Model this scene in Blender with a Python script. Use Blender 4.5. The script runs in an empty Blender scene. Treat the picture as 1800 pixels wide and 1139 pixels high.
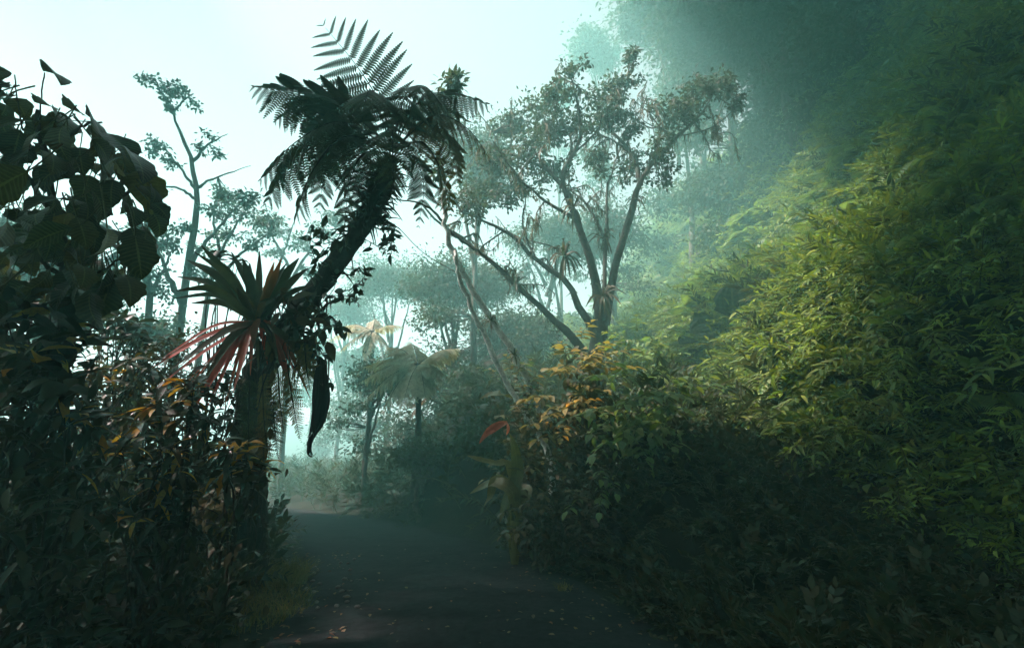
import bpy, math, random
import numpy as np
from mathutils import Matrix, Vector

# ------------------------------------------------------------------ camera, sky, sun, exposure
scene = bpy.context.scene
C = scene.collection
PITCH = math.radians(14.4)
CAM = np.array([0.0, 0.0, 1.6])
FPX = 900.0                                   # focal length in photo pixels (1800 wide) = 18 mm
cam_d = bpy.data.cameras.new('camera')
cam_d.lens = 18.0; cam_d.sensor_width = 36.0; cam_d.clip_start = 0.05; cam_d.clip_end = 600
cam = bpy.data.objects.new('camera', cam_d); C.objects.link(cam)
cam.location = CAM; cam.rotation_euler = (math.pi/2 + PITCH, 0, 0)
scene.camera = cam

SUN_EL, SUN_AZ = math.radians(54), math.radians(-95)    # azimuth from +Y (view direction), negative = left
world = bpy.data.worlds.new('World'); scene.world = world; world.use_nodes = True
wn = world.node_tree; wn.nodes.clear()
sky = wn.nodes.new('ShaderNodeTexSky'); sky.sky_type = 'NISHITA'; sky.sun_disc = False
sky.sun_elevation = SUN_EL; sky.sun_rotation = SUN_AZ
sky.air_density = 1.0; sky.dust_density = 4.0; sky.ozone_density = 1.0
bw = wn.nodes.new('ShaderNodeRGBToBW'); wn.links.new(sky.outputs[0], bw.inputs[0])
tint = wn.nodes.new('ShaderNodeMix'); tint.data_type = 'RGBA'; tint.blend_type = 'MULTIPLY'
tint.inputs['Factor'].default_value = 1.0
deck = wn.nodes.new('ShaderNodeMix'); deck.data_type = 'FLOAT'; deck.inputs['Factor'].default_value = 0.95; deck.inputs['B'].default_value = 2.6; wn.links.new(bw.outputs[0], deck.inputs['A'])
wn.links.new(deck.outputs[0], tint.inputs['A']); tint.inputs['B'].default_value = (0.84, 1.0, 1.05, 1)
over = wn.nodes.new('ShaderNodeMix'); over.data_type = 'RGBA'; over.inputs['Factor'].default_value = 0.92
wn.links.new(sky.outputs[0], over.inputs['A']); wn.links.new(tint.outputs['Result'], over.inputs['B'])
bg = wn.nodes.new('ShaderNodeBackground'); bg.inputs['Strength'].default_value = 0.05
wn.links.new(over.outputs['Result'], bg.inputs['Color'])
wo = wn.nodes.new('ShaderNodeOutputWorld'); wn.links.new(bg.outputs[0], wo.inputs['Surface'])

sun_d = bpy.data.lights.new('sun', 'SUN'); sun_d.energy = 5.0; sun_d.angle = math.radians(6)
sun_d.color = (1.0, 0.99, 0.92)
sun = bpy.data.objects.new('sun', sun_d); C.objects.link(sun)
sun_dir = Vector((math.sin(SUN_AZ)*math.cos(SUN_EL), math.cos(SUN_AZ)*math.cos(SUN_EL), math.sin(SUN_EL)))
sun.rotation_euler = sun_dir.to_track_quat('Z', 'Y').to_euler()

vs = scene.view_settings
vs.view_transform = 'Standard'; vs.look = 'None'; vs.exposure = 2.28; vs.gamma = 1.0; vs.use_curve_mapping = False
cy = scene.cycles
cy.max_bounces = 6; cy.diffuse_bounces = 3; cy.glossy_bounces = 2; cy.transmission_bounces = 4
cy.transparent_max_bounces = 4; cy.volume_bounces = 2
cy.use_denoising = True
cy.caustics_reflective = False; cy.caustics_refractive = False
HAZE_DENSITY = 0.015

# ------------------------------------------------------------------ helpers
rng = np.random.default_rng(11)
FW = np.array([0, math.cos(PITCH), math.sin(PITCH)]); UP = np.array([0, -math.sin(PITCH), math.cos(PITCH)])
RT = np.array([1.0, 0, 0])
Z = np.array([0, 0, 1.0])

def P(px, py, d):
    """photo pixel at depth d metres -> world point"""
    return CAM + d*(FW + RT*(px-900.0)/FPX + UP*(569.5-py)/FPX)

def nrm(v):
    v = np.asarray(v, float)
    return v/np.maximum(np.linalg.norm(v, axis=-1, keepdims=True), 1e-9)

def frames(d, up=Z):
    """(N,3) axes -> (N,3,3) with columns x,y=d,z"""
    d = nrm(d); up = np.broadcast_to(up, d.shape)
    x = np.cross(d, up); bad = np.linalg.norm(x, axis=-1) < 1e-4
    x[bad] = np.array([1.0, 0, 0]); x = nrm(x)
    z = np.cross(x, d)
    return np.stack([x, d, z], axis=-1)

def roll(Rm, a):
    c, s = np.cos(a), np.sin(a)
    x, y, z = Rm[..., 0], Rm[..., 1], Rm[..., 2]
    c = c[..., None]; s = s[..., None]
    return np.stack([x*c+z*s, y, z*c-x*s], axis=-1)

def rand_dirs(n, r=None):
    r = r or rng
    return nrm(r.normal(size=(n, 3)))

def mesh_np(name, V, F, mats, UVs=None, mi=None, smooth=True):
    me = bpy.data.meshes.new(name)
    V = np.ascontiguousarray(V, np.float32); F = np.ascontiguousarray(F, np.int32)
    me.vertices.add(len(V)); me.vertices.foreach_set('co', V.ravel())
    me.loops.add(F.size); me.loops.foreach_set('vertex_index', F.ravel())
    me.polygons.add(len(F)); me.polygons.foreach_set('loop_start', np.arange(0, F.size, F.shape[1], dtype=np.int32))
    if smooth: me.polygons.foreach_set('use_smooth', np.ones(len(F), bool))
    if mi is not None: me.polygons.foreach_set('material_index', np.ascontiguousarray(mi, np.int32))
    if UVs is not None:
        a = me.attributes.new('luv', 'FLOAT2', 'POINT'); a.data.foreach_set('vector', np.ascontiguousarray(UVs, np.float32).ravel())
    for m in (mats if isinstance(mats, (list, tuple)) else [mats]): me.materials.append(m)
    me.update(calc_edges=True)
    return me

class MB:
    """collects quads"""
    def __init__(s): s.V, s.F, s.U, s.M, s.n = [], [], [], [], 0
    def add(s, V, F, U=None, m=0):
        V = np.asarray(V, float).reshape(-1, 3); F = np.asarray(F, int).reshape(-1, 4)
        s.V.append(V); s.F.append(F+s.n); s.M.append(np.full(len(F), m)); s.n += len(V)
        s.U.append(np.zeros((len(V), 2)) if U is None else U)
        return s
    def mesh(s, name, mats, origin=None, smooth=True):
        V = np.concatenate(s.V)
        if origin is not None: V = V - np.asarray(origin)
        return mesh_np(name, V, np.concatenate(s.F), mats, np.concatenate(s.U), np.concatenate(s.M), smooth)

def link(name, data, parent=None, loc=None):
    o = bpy.data.objects.new(name, data); C.objects.link(o)
    if parent is not None: o.parent = parent
    if loc is not None: o.location = loc
    return o

def tag(o, label=None, cat=None, group=None, kind=None):
    if label: o['label'] = label
    if cat: o['category'] = cat
    if group: o['group'] = group
    if kind: o['kind'] = kind
    return o

def thing(name, label, cat, loc, group=None):
    return tag(link(name, None, None, loc), label, cat, group)

def part(name, mb, mats, parent, smooth=True):
    """mesh in world coordinates -> child of an (unrotated) parent chain"""
    org = np.zeros(3); p = parent
    while p is not None: org = org + np.array(p.location); p = p.parent
    return link(name, mb.mesh(name, mats, org, smooth), parent)

def grid_faces(nu, nv):
    i, j = np.meshgrid(np.arange(nu-1), np.arange(nv-1), indexing='ij')
    a = (i*nv+j).ravel()
    return np.stack([a, a+nv, a+nv+1, a+1], 1)

def leaf_tpl(nseg=4, width=0.22, peak=0.4, fold=0.25, droop=0.25, tipw=0.02, across=3, wob=0.0, seed=0, point=1.0, lobes=0.0, pleat=0.0):
    """unit leaf along +Y, upper side +Z"""
    r = np.random.default_rng(seed)
    t = np.linspace(0, 1, nseg+1)
    prof = np.where(t < peak, np.sin(np.clip(t/peak, 0, 1)*math.pi/2)**0.8, np.cos(np.clip((t-peak)/(1-peak), 0, 1)*math.pi/2)**point)
    w = width*np.maximum(prof, tipw)*0.5
    w = w*(1+lobes*np.sin(t*math.pi*6.5+seed))
    u = np.linspace(-1, 1, across)
    V = np.zeros((nseg+1, across, 3))
    ang = droop*2*t
    yc = np.concatenate([[0], np.cumsum(np.cos((ang[1:]+ang[:-1])/2)/nseg)]); zc = -np.concatenate([[0], np.cumsum(np.sin((ang[1:]+ang[:-1])/2)/nseg)])
    wv = 1+wob*r.normal(size=(nseg+1, across))
    V[:, :, 0] = w[:, None]*u[None]*wv
    V[:, :, 1] = yc[:, None]+wob*0.12*np.abs(u)[None]*r.normal(size=(nseg+1, across))
    V[:, :, 2] = zc[:, None]+np.abs(u)[None]*w[:, None]*fold + wob*0.10*r.normal(size=(nseg+1, across))*np.abs(u)[None]
    if pleat: V[:, :, 2] += pleat*np.sin(u*math.pi*4.5)[None]*(w/w.max())[:, None]
    U = np.zeros((nseg+1, across, 2)); U[:, :, 0] = u[None]; U[:, :, 1] = t[:, None]
    return V.reshape(-1, 3), grid_faces(nseg+1, across), U.reshape(-1, 2)

def place(tpl, pos, Rm, sc):
    V, F, U = tpl
    n = len(pos); sc = np.broadcast_to(np.asarray(sc, float), (n,) if np.ndim(sc) < 2 else (n, 3))
    S = sc[:, None, None] if sc.ndim == 1 else sc[:, None, :]
    W = np.einsum('nij,nkj->nki', Rm, V[None]*S) + pos[:, None, :]
    FF = F[None]+(np.arange(n)*len(V))[:, None, None]
    return W.reshape(-1, 3), FF.reshape(-1, 4), np.tile(U, (n, 1))

def bez(pts, n):
    """Catmull-Rom through points"""
    p = np.asarray(pts, float)
    if len(p) == 2: return p[0]+(p[1]-p[0])*np.linspace(0, 1, n)[:, None]
    q = np.vstack([2*p[0]-p[1], p, 2*p[-1]-p[-2]])
    t = np.linspace(0, len(p)-1-1e-6, n); i = t.astype(int); f = (t-i)[:, None]
    a, b, c, d = q[i], q[i+1], q[i+2], q[i+3]
    return 0.5*((2*b)+(-a+c)*f+(2*a-5*b+4*c-d)*f**2+(-a+3*b-3*c+d)*f**3)

def tube(pts, rad, sides=8, rough=0.0):
    p = np.asarray(pts, float); k = len(p); rad = np.broadcast_to(np.asarray(rad, float), (k,))
    T = nrm(np.gradient(p, axis=0))
    ref = np.array([0.31, 0.2, 0.93]) if abs(T[0] @ np.array([0.31, 0.2, 0.93])) < 0.9 else np.array([1.0, 0, 0])
    N = np.zeros_like(p); v = nrm(np.cross(T[0], ref))
    for i in range(k):
        v = nrm(v-T[i]*(v@T[i])); N[i] = v
    B = np.cross(T, N)
    a = np.linspace(0, 2*math.pi, sides, endpoint=False)
    ring = N[:, None]*np.cos(a)[None, :, None]+B[:, None]*np.sin(a)[None, :, None]
    rr = rad[:, None]*(1+rough*rng.normal(size=(k, sides)))
    V = p[:, None]+ring*rr[..., None]
    i, j = np.meshgrid(np.arange(k-1), np.arange(sides), indexing='ij'); j2 = (j+1) % sides
    F = np.stack([i*sides+j, i*sides+j2, (i+1)*sides+j2, (i+1)*sides+j], -1).reshape(-1, 4)
    U = np.zeros((k, sides, 2)); U[..., 1] = np.linspace(0, 1, k)[:, None]
    return V.reshape(-1, 3), F, U.reshape(-1, 2)

def ribbon(pts, width, up, fold=0.3, n=9, prof='strap', across=3):
    """strap leaf along a curve"""
    p = bez(pts, n); t = np.linspace(0, 1, n); T = nrm(np.gradient(p, axis=0))
    S = nrm(np.cross(T, np.broadcast_to(up, T.shape))); N = np.cross(S, T)
    if prof == 'strap': w = np.minimum(1, (1.02-t)*2.6)**0.8*np.minimum(1, 0.75+t)
    elif prof == 'ovate': w = np.sin(np.clip(t*0.96+0.04, 0, 1)**0.8*math.pi)**0.8+0.01
    else: w = np.clip(1.02-t, 0.02, 1)**0.7
    w = w*width*0.5
    u = np.linspace(-1, 1, across)
    V = p[:, None]+S[:, None]*(u[None, :, None]*w[:, None, None])+N[:, None]*(np.abs(u)[None, :, None]*w[:, None, None]*fold)
    U = np.zeros((n, across, 2)); U[..., 0] = u[None]; U[..., 1] = t[:, None]
    return V.reshape(-1, 3), grid_faces(n, across), U.reshape(-1, 2)

# value noise
_perm = np.random.default_rng(5).random((256, 256))
def vnoise(x, y):
    xi = np.floor(x).astype(int); yi = np.floor(y).astype(int); fx = x-xi; fy = y-yi
    fx = fx*fx*(3-2*fx); fy = fy*fy*(3-2*fy)
    g = lambda a, b: _perm[a & 255, b & 255]
    return (g(xi, yi)*(1-fx)+g(xi+1, yi)*fx)*(1-fy)+(g(xi, yi+1)*(1-fx)+g(xi+1, yi+1)*fx)*fy
def fbm(x, y, o=4):
    s = 0; a = 0.5
    for i in range(o): s = s+a*vnoise(x*2**i+17*i, y*2**i+9*i); a *= 0.5
    return s/(1-0.5**o)-0.5
def sst(a, b, x):
    t = np.clip((x-a)/(b-a), 0, 1); return t*t*(3-2*t)

# ------------------------------------------------------------------ materials
def mat(name):
    m = bpy.data.materials.new(name); m.use_nodes = True
    nt = m.node_tree; nt.nodes.clear()
    out = nt.nodes.new('ShaderNodeOutputMaterial')
    return m, nt, out

def ramp(nt, fac, stops, interp='LINEAR'):
    r = nt.nodes.new('ShaderNodeValToRGB'); r.color_ramp.interpolation = interp
    el = r.color_ramp.elements
    while len(el) < len(stops): el.new(0.5)
    for e, (p, c) in zip(el, stops): e.position = p; e.color = (*c, 1)
    nt.links.new(fac, r.inputs['Fac']); return r.outputs['Color']

def mixc(nt, fac, a, b, blend='MIX'):
    m = nt.nodes.new('ShaderNodeMix'); m.data_type = 'RGBA'; m.blend_type = blend
    for s, v in (('Factor', fac), ('A', a), ('B', b)):
        if hasattr(v, 'is_linked'): nt.links.new(v, m.inputs[s])
        elif s == 'Factor': m.inputs[s].default_value = v
        else: m.inputs[s].default_value = (*v, 1)
    return m.outputs['Result']

def mth(nt, op, a, b=None):
    m = nt.nodes.new('ShaderNodeMath'); m.operation = op
    for i, v in ((0, a), (1, b)):
        if v is None: continue
        if hasattr(v, 'is_linked'): nt.links.new(v, m.inputs[i])
        else: m.inputs[i].default_value = v
    return m.outputs[0]

def noise(nt, scale, detail=4, coord='Object', rough=0.6):
    tc = nt.nodes.new('ShaderNodeTexCoord'); n = nt.nodes.new('ShaderNodeTexNoise')
    n.inputs['Scale'].default_value = scale; n.inputs['Detail'].default_value = detail; n.inputs['Roughness'].default_value = rough
    nt.links.new(tc.outputs[coord], n.inputs['Vector']); return n.outputs['Fac']

def leaf_mat(name, cols, trans=0.35, rough=0.45, spec=0.4, veins=0.0, vein_n=9, tip=None, under=None):
    """cols: list of base colours picked per leaf; veins via the leaf's own coordinates"""
    m, nt, out = mat(name)
    geo = nt.nodes.new('ShaderNodeNewGeometry'); oi = nt.nodes.new('ShaderNodeObjectInfo')
    r = mth(nt, 'FRACT', mth(nt, 'ADD', geo.outputs['Random Per Island'], oi.outputs['Random']))
    n = len(cols)
    col = ramp(nt, r, [((i+0.5)/n, c) for i, c in enumerate(cols)])
    big = noise(nt, 9.0, 3)
    col = mixc(nt, 1.0, col, ramp(nt, big, [(0.3, (0.68, 0.68, 0.68)), (0.75, (1.25, 1.25, 1.2))]), 'MULTIPLY')
    bump = None
    if veins or tip:
        at = nt.nodes.new('ShaderNodeAttribute'); at.attribute_name = 'luv'
        sx = nt.nodes.new('ShaderNodeSeparateXYZ'); nt.links.new(at.outputs['Vector'], sx.inputs[0])
        au = mth(nt, 'ABSOLUTE', sx.outputs['X'])
        if veins:
            ph = mth(nt, 'MULTIPLY', mth(nt, 'SUBTRACT', sx.outputs['Y'], mth(nt, 'MULTIPLY', au, 0.16)), vein_n*2*math.pi)
            w = mth(nt, 'POWER', mth(nt, 'ABSOLUTE', mth(nt, 'COSINE', ph)), 6.0)
            mid = mth(nt, 'LESS_THAN', au, 0.06)
            vv = mth(nt, 'MAXIMUM', mth(nt, 'MULTIPLY', w, 0.5), mid)
            col = mixc(nt, mth(nt, 'MULTIPLY', vv, veins), col, (0.22, 0.24, 0.10))
            bump = nt.nodes.new('ShaderNodeBump'); bump.inputs['Strength'].default_value = 0.35; bump.inputs['Distance'].default_value = 0.01
            nt.links.new(w, bump.inputs['Height'])
        if tip:
            f = mth(nt, 'SMOOTH_MIN', 1.0, 1.0) if False else mth(nt, 'POWER', sx.outputs['Y'], tip[1])
            col = mixc(nt, f, col, tip[0])
    if under:
        col = mixc(nt, geo.outputs['Backfacing'], col, under)
    bs = nt.nodes.new('ShaderNodeBsdfPrincipled'); nt.links.new(col, bs.inputs['Base Color'])
    bs.inputs['Roughness'].default_value = rough; bs.inputs['Specular IOR Level'].default_value = spec
    if bump: nt.links.new(bump.outputs[0], bs.inputs['Normal'])
    tr = nt.nodes.new('ShaderNodeBsdfTranslucent')
    nt.links.new(mixc(nt, 1.0, col, (1.3, 1.35, 0.6), 'MULTIPLY'), tr.inputs['Color'])
    mx = nt.nodes.new('ShaderNodeMixShader'); mx.inputs[0].default_value = trans
    nt.links.new(bs.outputs[0], mx.inputs[1]); nt.links.new(tr.outputs[0], mx.inputs[2])
    nt.links.new(mx.outputs[0], out.inputs['Surface'])
    return m

def rough_mat(name, a, b, scale=8, rough=0.85, bump=0.5, c=None, dist=0.03, spec=0.25, patch=None):
    m, nt, out = mat(name)
    n1 = noise(nt, scale, 6); n2 = noise(nt, scale*5.3, 5)
    col = ramp(nt, n1, [(0.32, a), (0.62, b)] + ([(0.78, c)] if c else []))
    col = mixc(nt, 1.0, col, ramp(nt, n2, [(0.3, (0.6, 0.6, 0.6)), (0.7, (1.3, 1.3, 1.3))]), 'MULTIPLY')
    if patch:
        pn = noise(nt, patch[1], 5)
        col = mixc(nt, ramp(nt, pn, [(patch[2], (0, 0, 0)), (patch[2]+0.08, (1, 1, 1))]), col, patch[0])
    bs = nt.nodes.new('ShaderNodeBsdfPrincipled'); nt.links.new(col, bs.inputs['Base Color'])
    bs.inputs['Roughness'].default_value = rough; bs.inputs['Specular IOR Level'].default_value = spec
    bp = nt.nodes.new('ShaderNodeBump'); bp.inputs['Strength'].default_value = bump; bp.inputs['Distance'].default_value = dist
    nt.links.new(mth(nt, 'ADD', n1, mth(nt, 'MULTIPLY', n2, 0.5)), bp.inputs['Height']); nt.links.new(bp.outputs[0], bs.inputs['Normal'])
    nt.links.new(bs.outputs[0], out.inputs['Surface'])
    return m

M = {}
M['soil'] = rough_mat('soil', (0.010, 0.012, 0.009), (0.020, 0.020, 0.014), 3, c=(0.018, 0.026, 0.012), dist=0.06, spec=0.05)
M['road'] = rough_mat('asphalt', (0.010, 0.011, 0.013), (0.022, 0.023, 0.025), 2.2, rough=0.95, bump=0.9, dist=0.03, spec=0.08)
M['bark'] = rough_mat('dark_mossy_bark', (0.018, 0.015, 0.011), (0.045, 0.038, 0.026), 9, c=(0.035, 0.05, 0.018))
M['bark2'] = rough_mat('grey_brown_bark', (0.03, 0.026, 0.02), (0.075, 0.065, 0.05), 5, c=(0.05, 0.06, 0.03))
M['pale'] = rough_mat('pale_lichen_bark', (0.30, 0.30, 0.27), (0.68, 0.68, 0.63), 6, c=(0.85, 0.85, 0.8), rough=0.9)
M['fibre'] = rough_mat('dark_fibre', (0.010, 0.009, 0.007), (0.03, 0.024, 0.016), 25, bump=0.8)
M['root'] = rough_mat('root_bark', (0.02, 0.016, 0.012), (0.06, 0.045, 0.03), 14)
M['stone'] = rough_mat('road_stone', (0.10, 0.10, 0.095), (0.22, 0.21, 0.20), 12)
M['fern'] = leaf_mat('fern_dark', [(0.022, 0.040, 0.018), (0.034, 0.056, 0.022), (0.045, 0.058, 0.02)], 0.25, 0.5)
M['fern_pale'] = leaf_mat('fern_upright', [(0.032, 0.05, 0.026), (0.042, 0.058, 0.03)], 0.25, 0.6, 0.2)
M['fern_gold'] = leaf_mat('fern_golden', [(0.13, 0.115, 0.03), (0.18, 0.14, 0.035), (0.10, 0.11, 0.035)], 0.45, 0.5)
M['fern_rust'] = leaf_mat('fern_rusty', [(0.09, 0.06, 0.02), (0.07, 0.06, 0.02), (0.12, 0.07, 0.02)], 0.4, 0.6)
M['fern_dry'] = leaf_mat('fern_dry', [(0.32, 0.31, 0.24), (0.38, 0.36, 0.28)], 0.3, 0.7, 0.1)
M['bigleaf'] = leaf_mat('big_dark_leaf', [(0.022, 0.034, 0.018), (0.03, 0.042, 0.018), (0.018, 0.03, 0.02), (0.06, 0.055, 0.014)], 0.35, 0.42, 0.4, veins=0.3, vein_n=6)
M['bigleaf_gold'] = leaf_mat('big_gold_leaf', [(0.14, 0.11, 0.02), (0.10, 0.09, 0.02)], 0.5, 0.45, veins=0.3, vein_n=6)
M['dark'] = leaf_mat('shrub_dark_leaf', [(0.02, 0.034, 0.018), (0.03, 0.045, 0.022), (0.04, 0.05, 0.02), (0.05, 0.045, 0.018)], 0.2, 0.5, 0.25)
M['glossy'] = leaf_mat('glossy_leaf', [(0.03, 0.055, 0.035), (0.045, 0.07, 0.045), (0.06, 0.08, 0.055)], 0.15, 0.30, 0.6, veins=0.15, vein_n=1)
M['orange'] = leaf_mat('orange_leaf', [(0.60, 0.32, 0.035), (0.55, 0.34, 0.04), (0.55, 0.22, 0.02), (0.45, 0.30, 0.05)], 0.4, 0.45)
M['brown'] = leaf_mat('brown_leaf', [(0.08, 0.07, 0.03), (0.06, 0.058, 0.028), (0.11, 0.085, 0.03), (0.045, 0.05, 0.028)], 0.3, 0.6, 0.25)
M['vine'] = leaf_mat('vine_leaf', [(0.02, 0.035, 0.018), (0.032, 0.048, 0.02)], 0.25, 0.4)
M['brom'] = leaf_mat('bromeliad_green', [(0.035, 0.06, 0.028), (0.05, 0.065, 0.028), (0.065, 0.065, 0.028)], 0.3, 0.4, tip=((0.03, 0.022, 0.015), 3.0))
M['brom_or'] = leaf_mat('bromeliad_orange', [(0.10, 0.07, 0.02), (0.14, 0.075, 0.02)], 0.4, 0.4, tip=((0.5, 0.12, 0.02), 3.0))
M['brom_red'] = leaf_mat('bromeliad_red', [(0.55, 0.085, 0.07), (0.40, 0.06, 0.045), (0.22, 0.08, 0.04), (0.60, 0.13, 0.10)], 0.35, 0.4)
M['brom_old'] = leaf_mat('bromeliad_old', [(0.06, 0.055, 0.03), (0.08, 0.07, 0.04), (0.10, 0.09, 0.055), (0.045, 0.04, 0.025)], 0.3, 0.6, 0.2)
M['dead'] = leaf_mat('shrivelled_leaf', [(0.010, 0.009, 0.008), (0.016, 0.013, 0.011)], 0.05, 0.7)
M['slope'] = leaf_mat('slope_leaf', [(0.07, 0.115, 0.028), (0.10, 0.15, 0.034), (0.16, 0.195, 0.038), (0.115, 0.165, 0.044), (0.075, 0.13, 0.042)], 0.32, 0.6, 0.22)
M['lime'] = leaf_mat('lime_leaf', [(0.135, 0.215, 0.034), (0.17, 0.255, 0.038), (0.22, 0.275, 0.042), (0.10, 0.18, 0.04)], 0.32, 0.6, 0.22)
M['green_shrub'] = leaf_mat('green_shrub_leaf', [(0.085, 0.16, 0.05), (0.11, 0.19, 0.052), (0.15, 0.20, 0.05), (0.07, 0.135, 0.055)], 0.4, 0.38, 0.5, veins=0.2, vein_n=5)
M['yellow_shrub'] = leaf_mat('yellow_shrub_leaf', [(0.18, 0.16, 0.055), (0.22, 0.18, 0.055), (0.14, 0.14, 0.05), (0.25, 0.185, 0.045)], 0.4, 0.45)
M['giant'] = leaf_mat('giant_leaf', [(0.03, 0.06, 0.036), (0.038, 0.07, 0.04)], 0.25, 0.5, 0.25, veins=0.2, vein_n=4)
M['helic'] = leaf_mat('heliconia_leaf', [(0.07, 0.09, 0.03), (0.10, 0.10, 0.035), (0.13, 0.11, 0.04)], 0.35, 0.4, veins=0.25, vein_n=12)
M['red'] = leaf_mat('red_bract', [(0.55, 0.14, 0.10), (0.62, 0.22, 0.17), (0.42, 0.10, 0.07)], 0.3, 0.5)
M['crown'] = leaf_mat('tree_leaf', [(0.028, 0.044, 0.022), (0.04, 0.056, 0.024), (0.048, 0.052, 0.028), (0.034, 0.05, 0.028)], 0.3, 0.65, 0.15)
M['crown_far'] = leaf_mat('far_tree_leaf', [(0.03, 0.048, 0.028), (0.042, 0.06, 0.033)], 0.3, 0.65, 0.15)
M['grass'] = leaf_mat('grass_blade', [(0.10, 0.11, 0.03), (0.15, 0.13, 0.035), (0.07, 0.09, 0.025), (0.18, 0.13, 0.05)], 0.4, 0.5)
M['litter'] = leaf_mat('fallen_leaf', [(0.20, 0.16, 0.10), (0.22, 0.09, 0.05), (0.16, 0.145, 0.06), (0.12, 0.10, 0.08)], 0.1, 0.8, 0.1)
M['stem'] = rough_mat('green_stem', (0.04, 0.05, 0.02), (0.07, 0.075, 0.03), 12)

# ------------------------------------------------------------------ ground
def toe(y): return 5.9-0.085*np.clip(y, 0, 45)+0.3*np.sin(y*0.45+0.6)
def road_cx(y): return -0.1-0.03*np.clip(y-2, 0, 16)**2-0.96*np.clip(y-18, 0, 60)
def drop(y): return -0.03*np.clip(y-10, 0, 60)
def slope_h(x, y):
    s = np.clip(x-toe(y), 0, None)
    h = 1.42*s + 0.55*(1-np.exp(-s*1.8)) + 0.015*s*s
    return np.where(h > 19, 19+6*(1-np.exp(-np.clip(h-19, 0, None)/8)), h)
def right_clear(x, y): return slope_h(x, y)
def H(x, y):
    x = np.asarray(x, float); y = np.asarray(y, float)
    dx = x-road_cx(y)
    onroad = 1-sst(1.75, 3.4, np.abs(dx))
    mound = 1.7*sst(1.6, 3.2, dx)*sst(4.5, 9, y)*(1-sst(2, 7, right_clear(x, y))) + 1.6*sst(2.5, 6, dx)*sst(10, 16, y)*(1-sst(2, 7, right_clear(x, y)))
    mound = mound*(1-sst(12, 15, y)*(1-sst(-4.5, -1.0, x)))
    right = slope_h(x, y)
    bump = fbm(x*0.55+3, y*0.55)*0.8*sst(0.3, 2.5, x-toe(y)) + fbm(x*0.22+9, y*0.22)*3.0*sst(1, 5, x-toe(y))*sst(10, 24, y)
    wl = -(dx+1.9)                                  # metres left of the verge
    bank = 0.5*sst(0, 1.6, wl)*(1-sst(10, 16, y))
    valley = -9*sst(4.5, 26, wl)*sst(-2, 12, y+6) + 20*sst(34, 70, wl)
    far = sst(17, 48, y+0.25*np.clip(-x, 0, 30))*8*sst(-7+0.10*np.clip(y-15, 0, 40)*-1, 2, x) + 8*sst(70, 110, y)
    z = right+bump+bank+valley+mound+far*(1-0.75*sst(0, 8, right))
    z = z + fbm(x*0.8, y*0.8+40)*0.35*(1-onroad)
    z = z + drop(y)*(1-sst(2, np.where(dx > 0, 4.5, 14), np.abs(dx)))*(1-sst(30, 55, y))
    z = np.where(z > 22, 22+4*(1-np.exp(-np.clip(z-22, 0, None)/4)), z)
    return z*(1-onroad*(1-sst(20, 30, y))) + onroad*(1-sst(20, 30, y))*(drop(y)-0.05*np.clip(np.abs(dx), 0, 2)**2*0.2)

def axis(lo, hi, near, dn, df):
    a = [0.0]
    while a[-1] < hi: a.append(a[-1]+(dn if a[-1] < near else dn+(a[-1]-near)*df))
    b = [0.0]
    while b[-1] > lo: b.append(b[-1]-(dn if -b[-1] < near else dn+(-b[-1]-near)*df))
    return np.array(b[:0:-1]+a)
gx = axis(-78, 58, 14, 0.25, 0.10); gy = axis(-24, 118, 26, 0.25, 0.08)
GX, GY = np.meshgrid(gx, gy, indexing='ij')
GZ = H(GX, GY)-0.02
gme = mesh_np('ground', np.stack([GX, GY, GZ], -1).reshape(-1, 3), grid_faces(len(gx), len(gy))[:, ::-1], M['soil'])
tag(link('ground', gme), kind='structure')

# road sheet, ragged edges, following the ground
ry = np.linspace(-14, 24, 177); ru = np.linspace(-1, 1, 25)
wl_ = 1.75+0.25*fbm(ry*0.9, ry*0+3); wr_ = np.where(ry < 4, 2.1, 1.8)+0.25*fbm(ry*0.9, ry*0+9)
RX = road_cx(ry)[:, None]+np.where(ru[None] < 0, ru[None]*wl_[:, None], ru[None]*wr_[:, None]); RY = np.repeat(ry[:, None], 25, 1)
RZ = H(RX, RY)+0.02+0.012*fbm(RX*3, RY*3)
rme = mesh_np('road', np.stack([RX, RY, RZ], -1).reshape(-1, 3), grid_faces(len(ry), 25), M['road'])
tag(link('road', rme), kind='structure')

# ------------------------------------------------------------------ leaf templates
T_lance = leaf_tpl(4, 0.20, 0.35, 0.30, 0.42)
T_lance2 = leaf_tpl(3, 0.24, 0.38, 0.30, 0.30)
T_small = leaf_tpl(2, 0.5, 0.45, 0.25, 0.25, across=2)
T_ovate = leaf_tpl(4, 0.45, 0.42, 0.25, 0.25, wob=0.05)
T_big = [leaf_tpl(12, 0.70, 0.45, 0.22, 0.30+0.14*s, across=7, wob=0.06, seed=s, point=0.9, lobes=0.07) for s in range(5)]
T_long = leaf_tpl(6, 0.24, 0.5, 0.35, 0.45, across=3, wob=0.04)

# ------------------------------------------------------------------ slope ground cover (cascading leafy canes)
def euler(Rm):
    return np.stack([np.arctan2(Rm[:, 2, 1], Rm[:, 2, 2]), -np.arcsin(np.clip(Rm[:, 2, 0], -1, 1)), np.arctan2(Rm[:, 1, 0], Rm[:, 0, 0])], 1)

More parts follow.
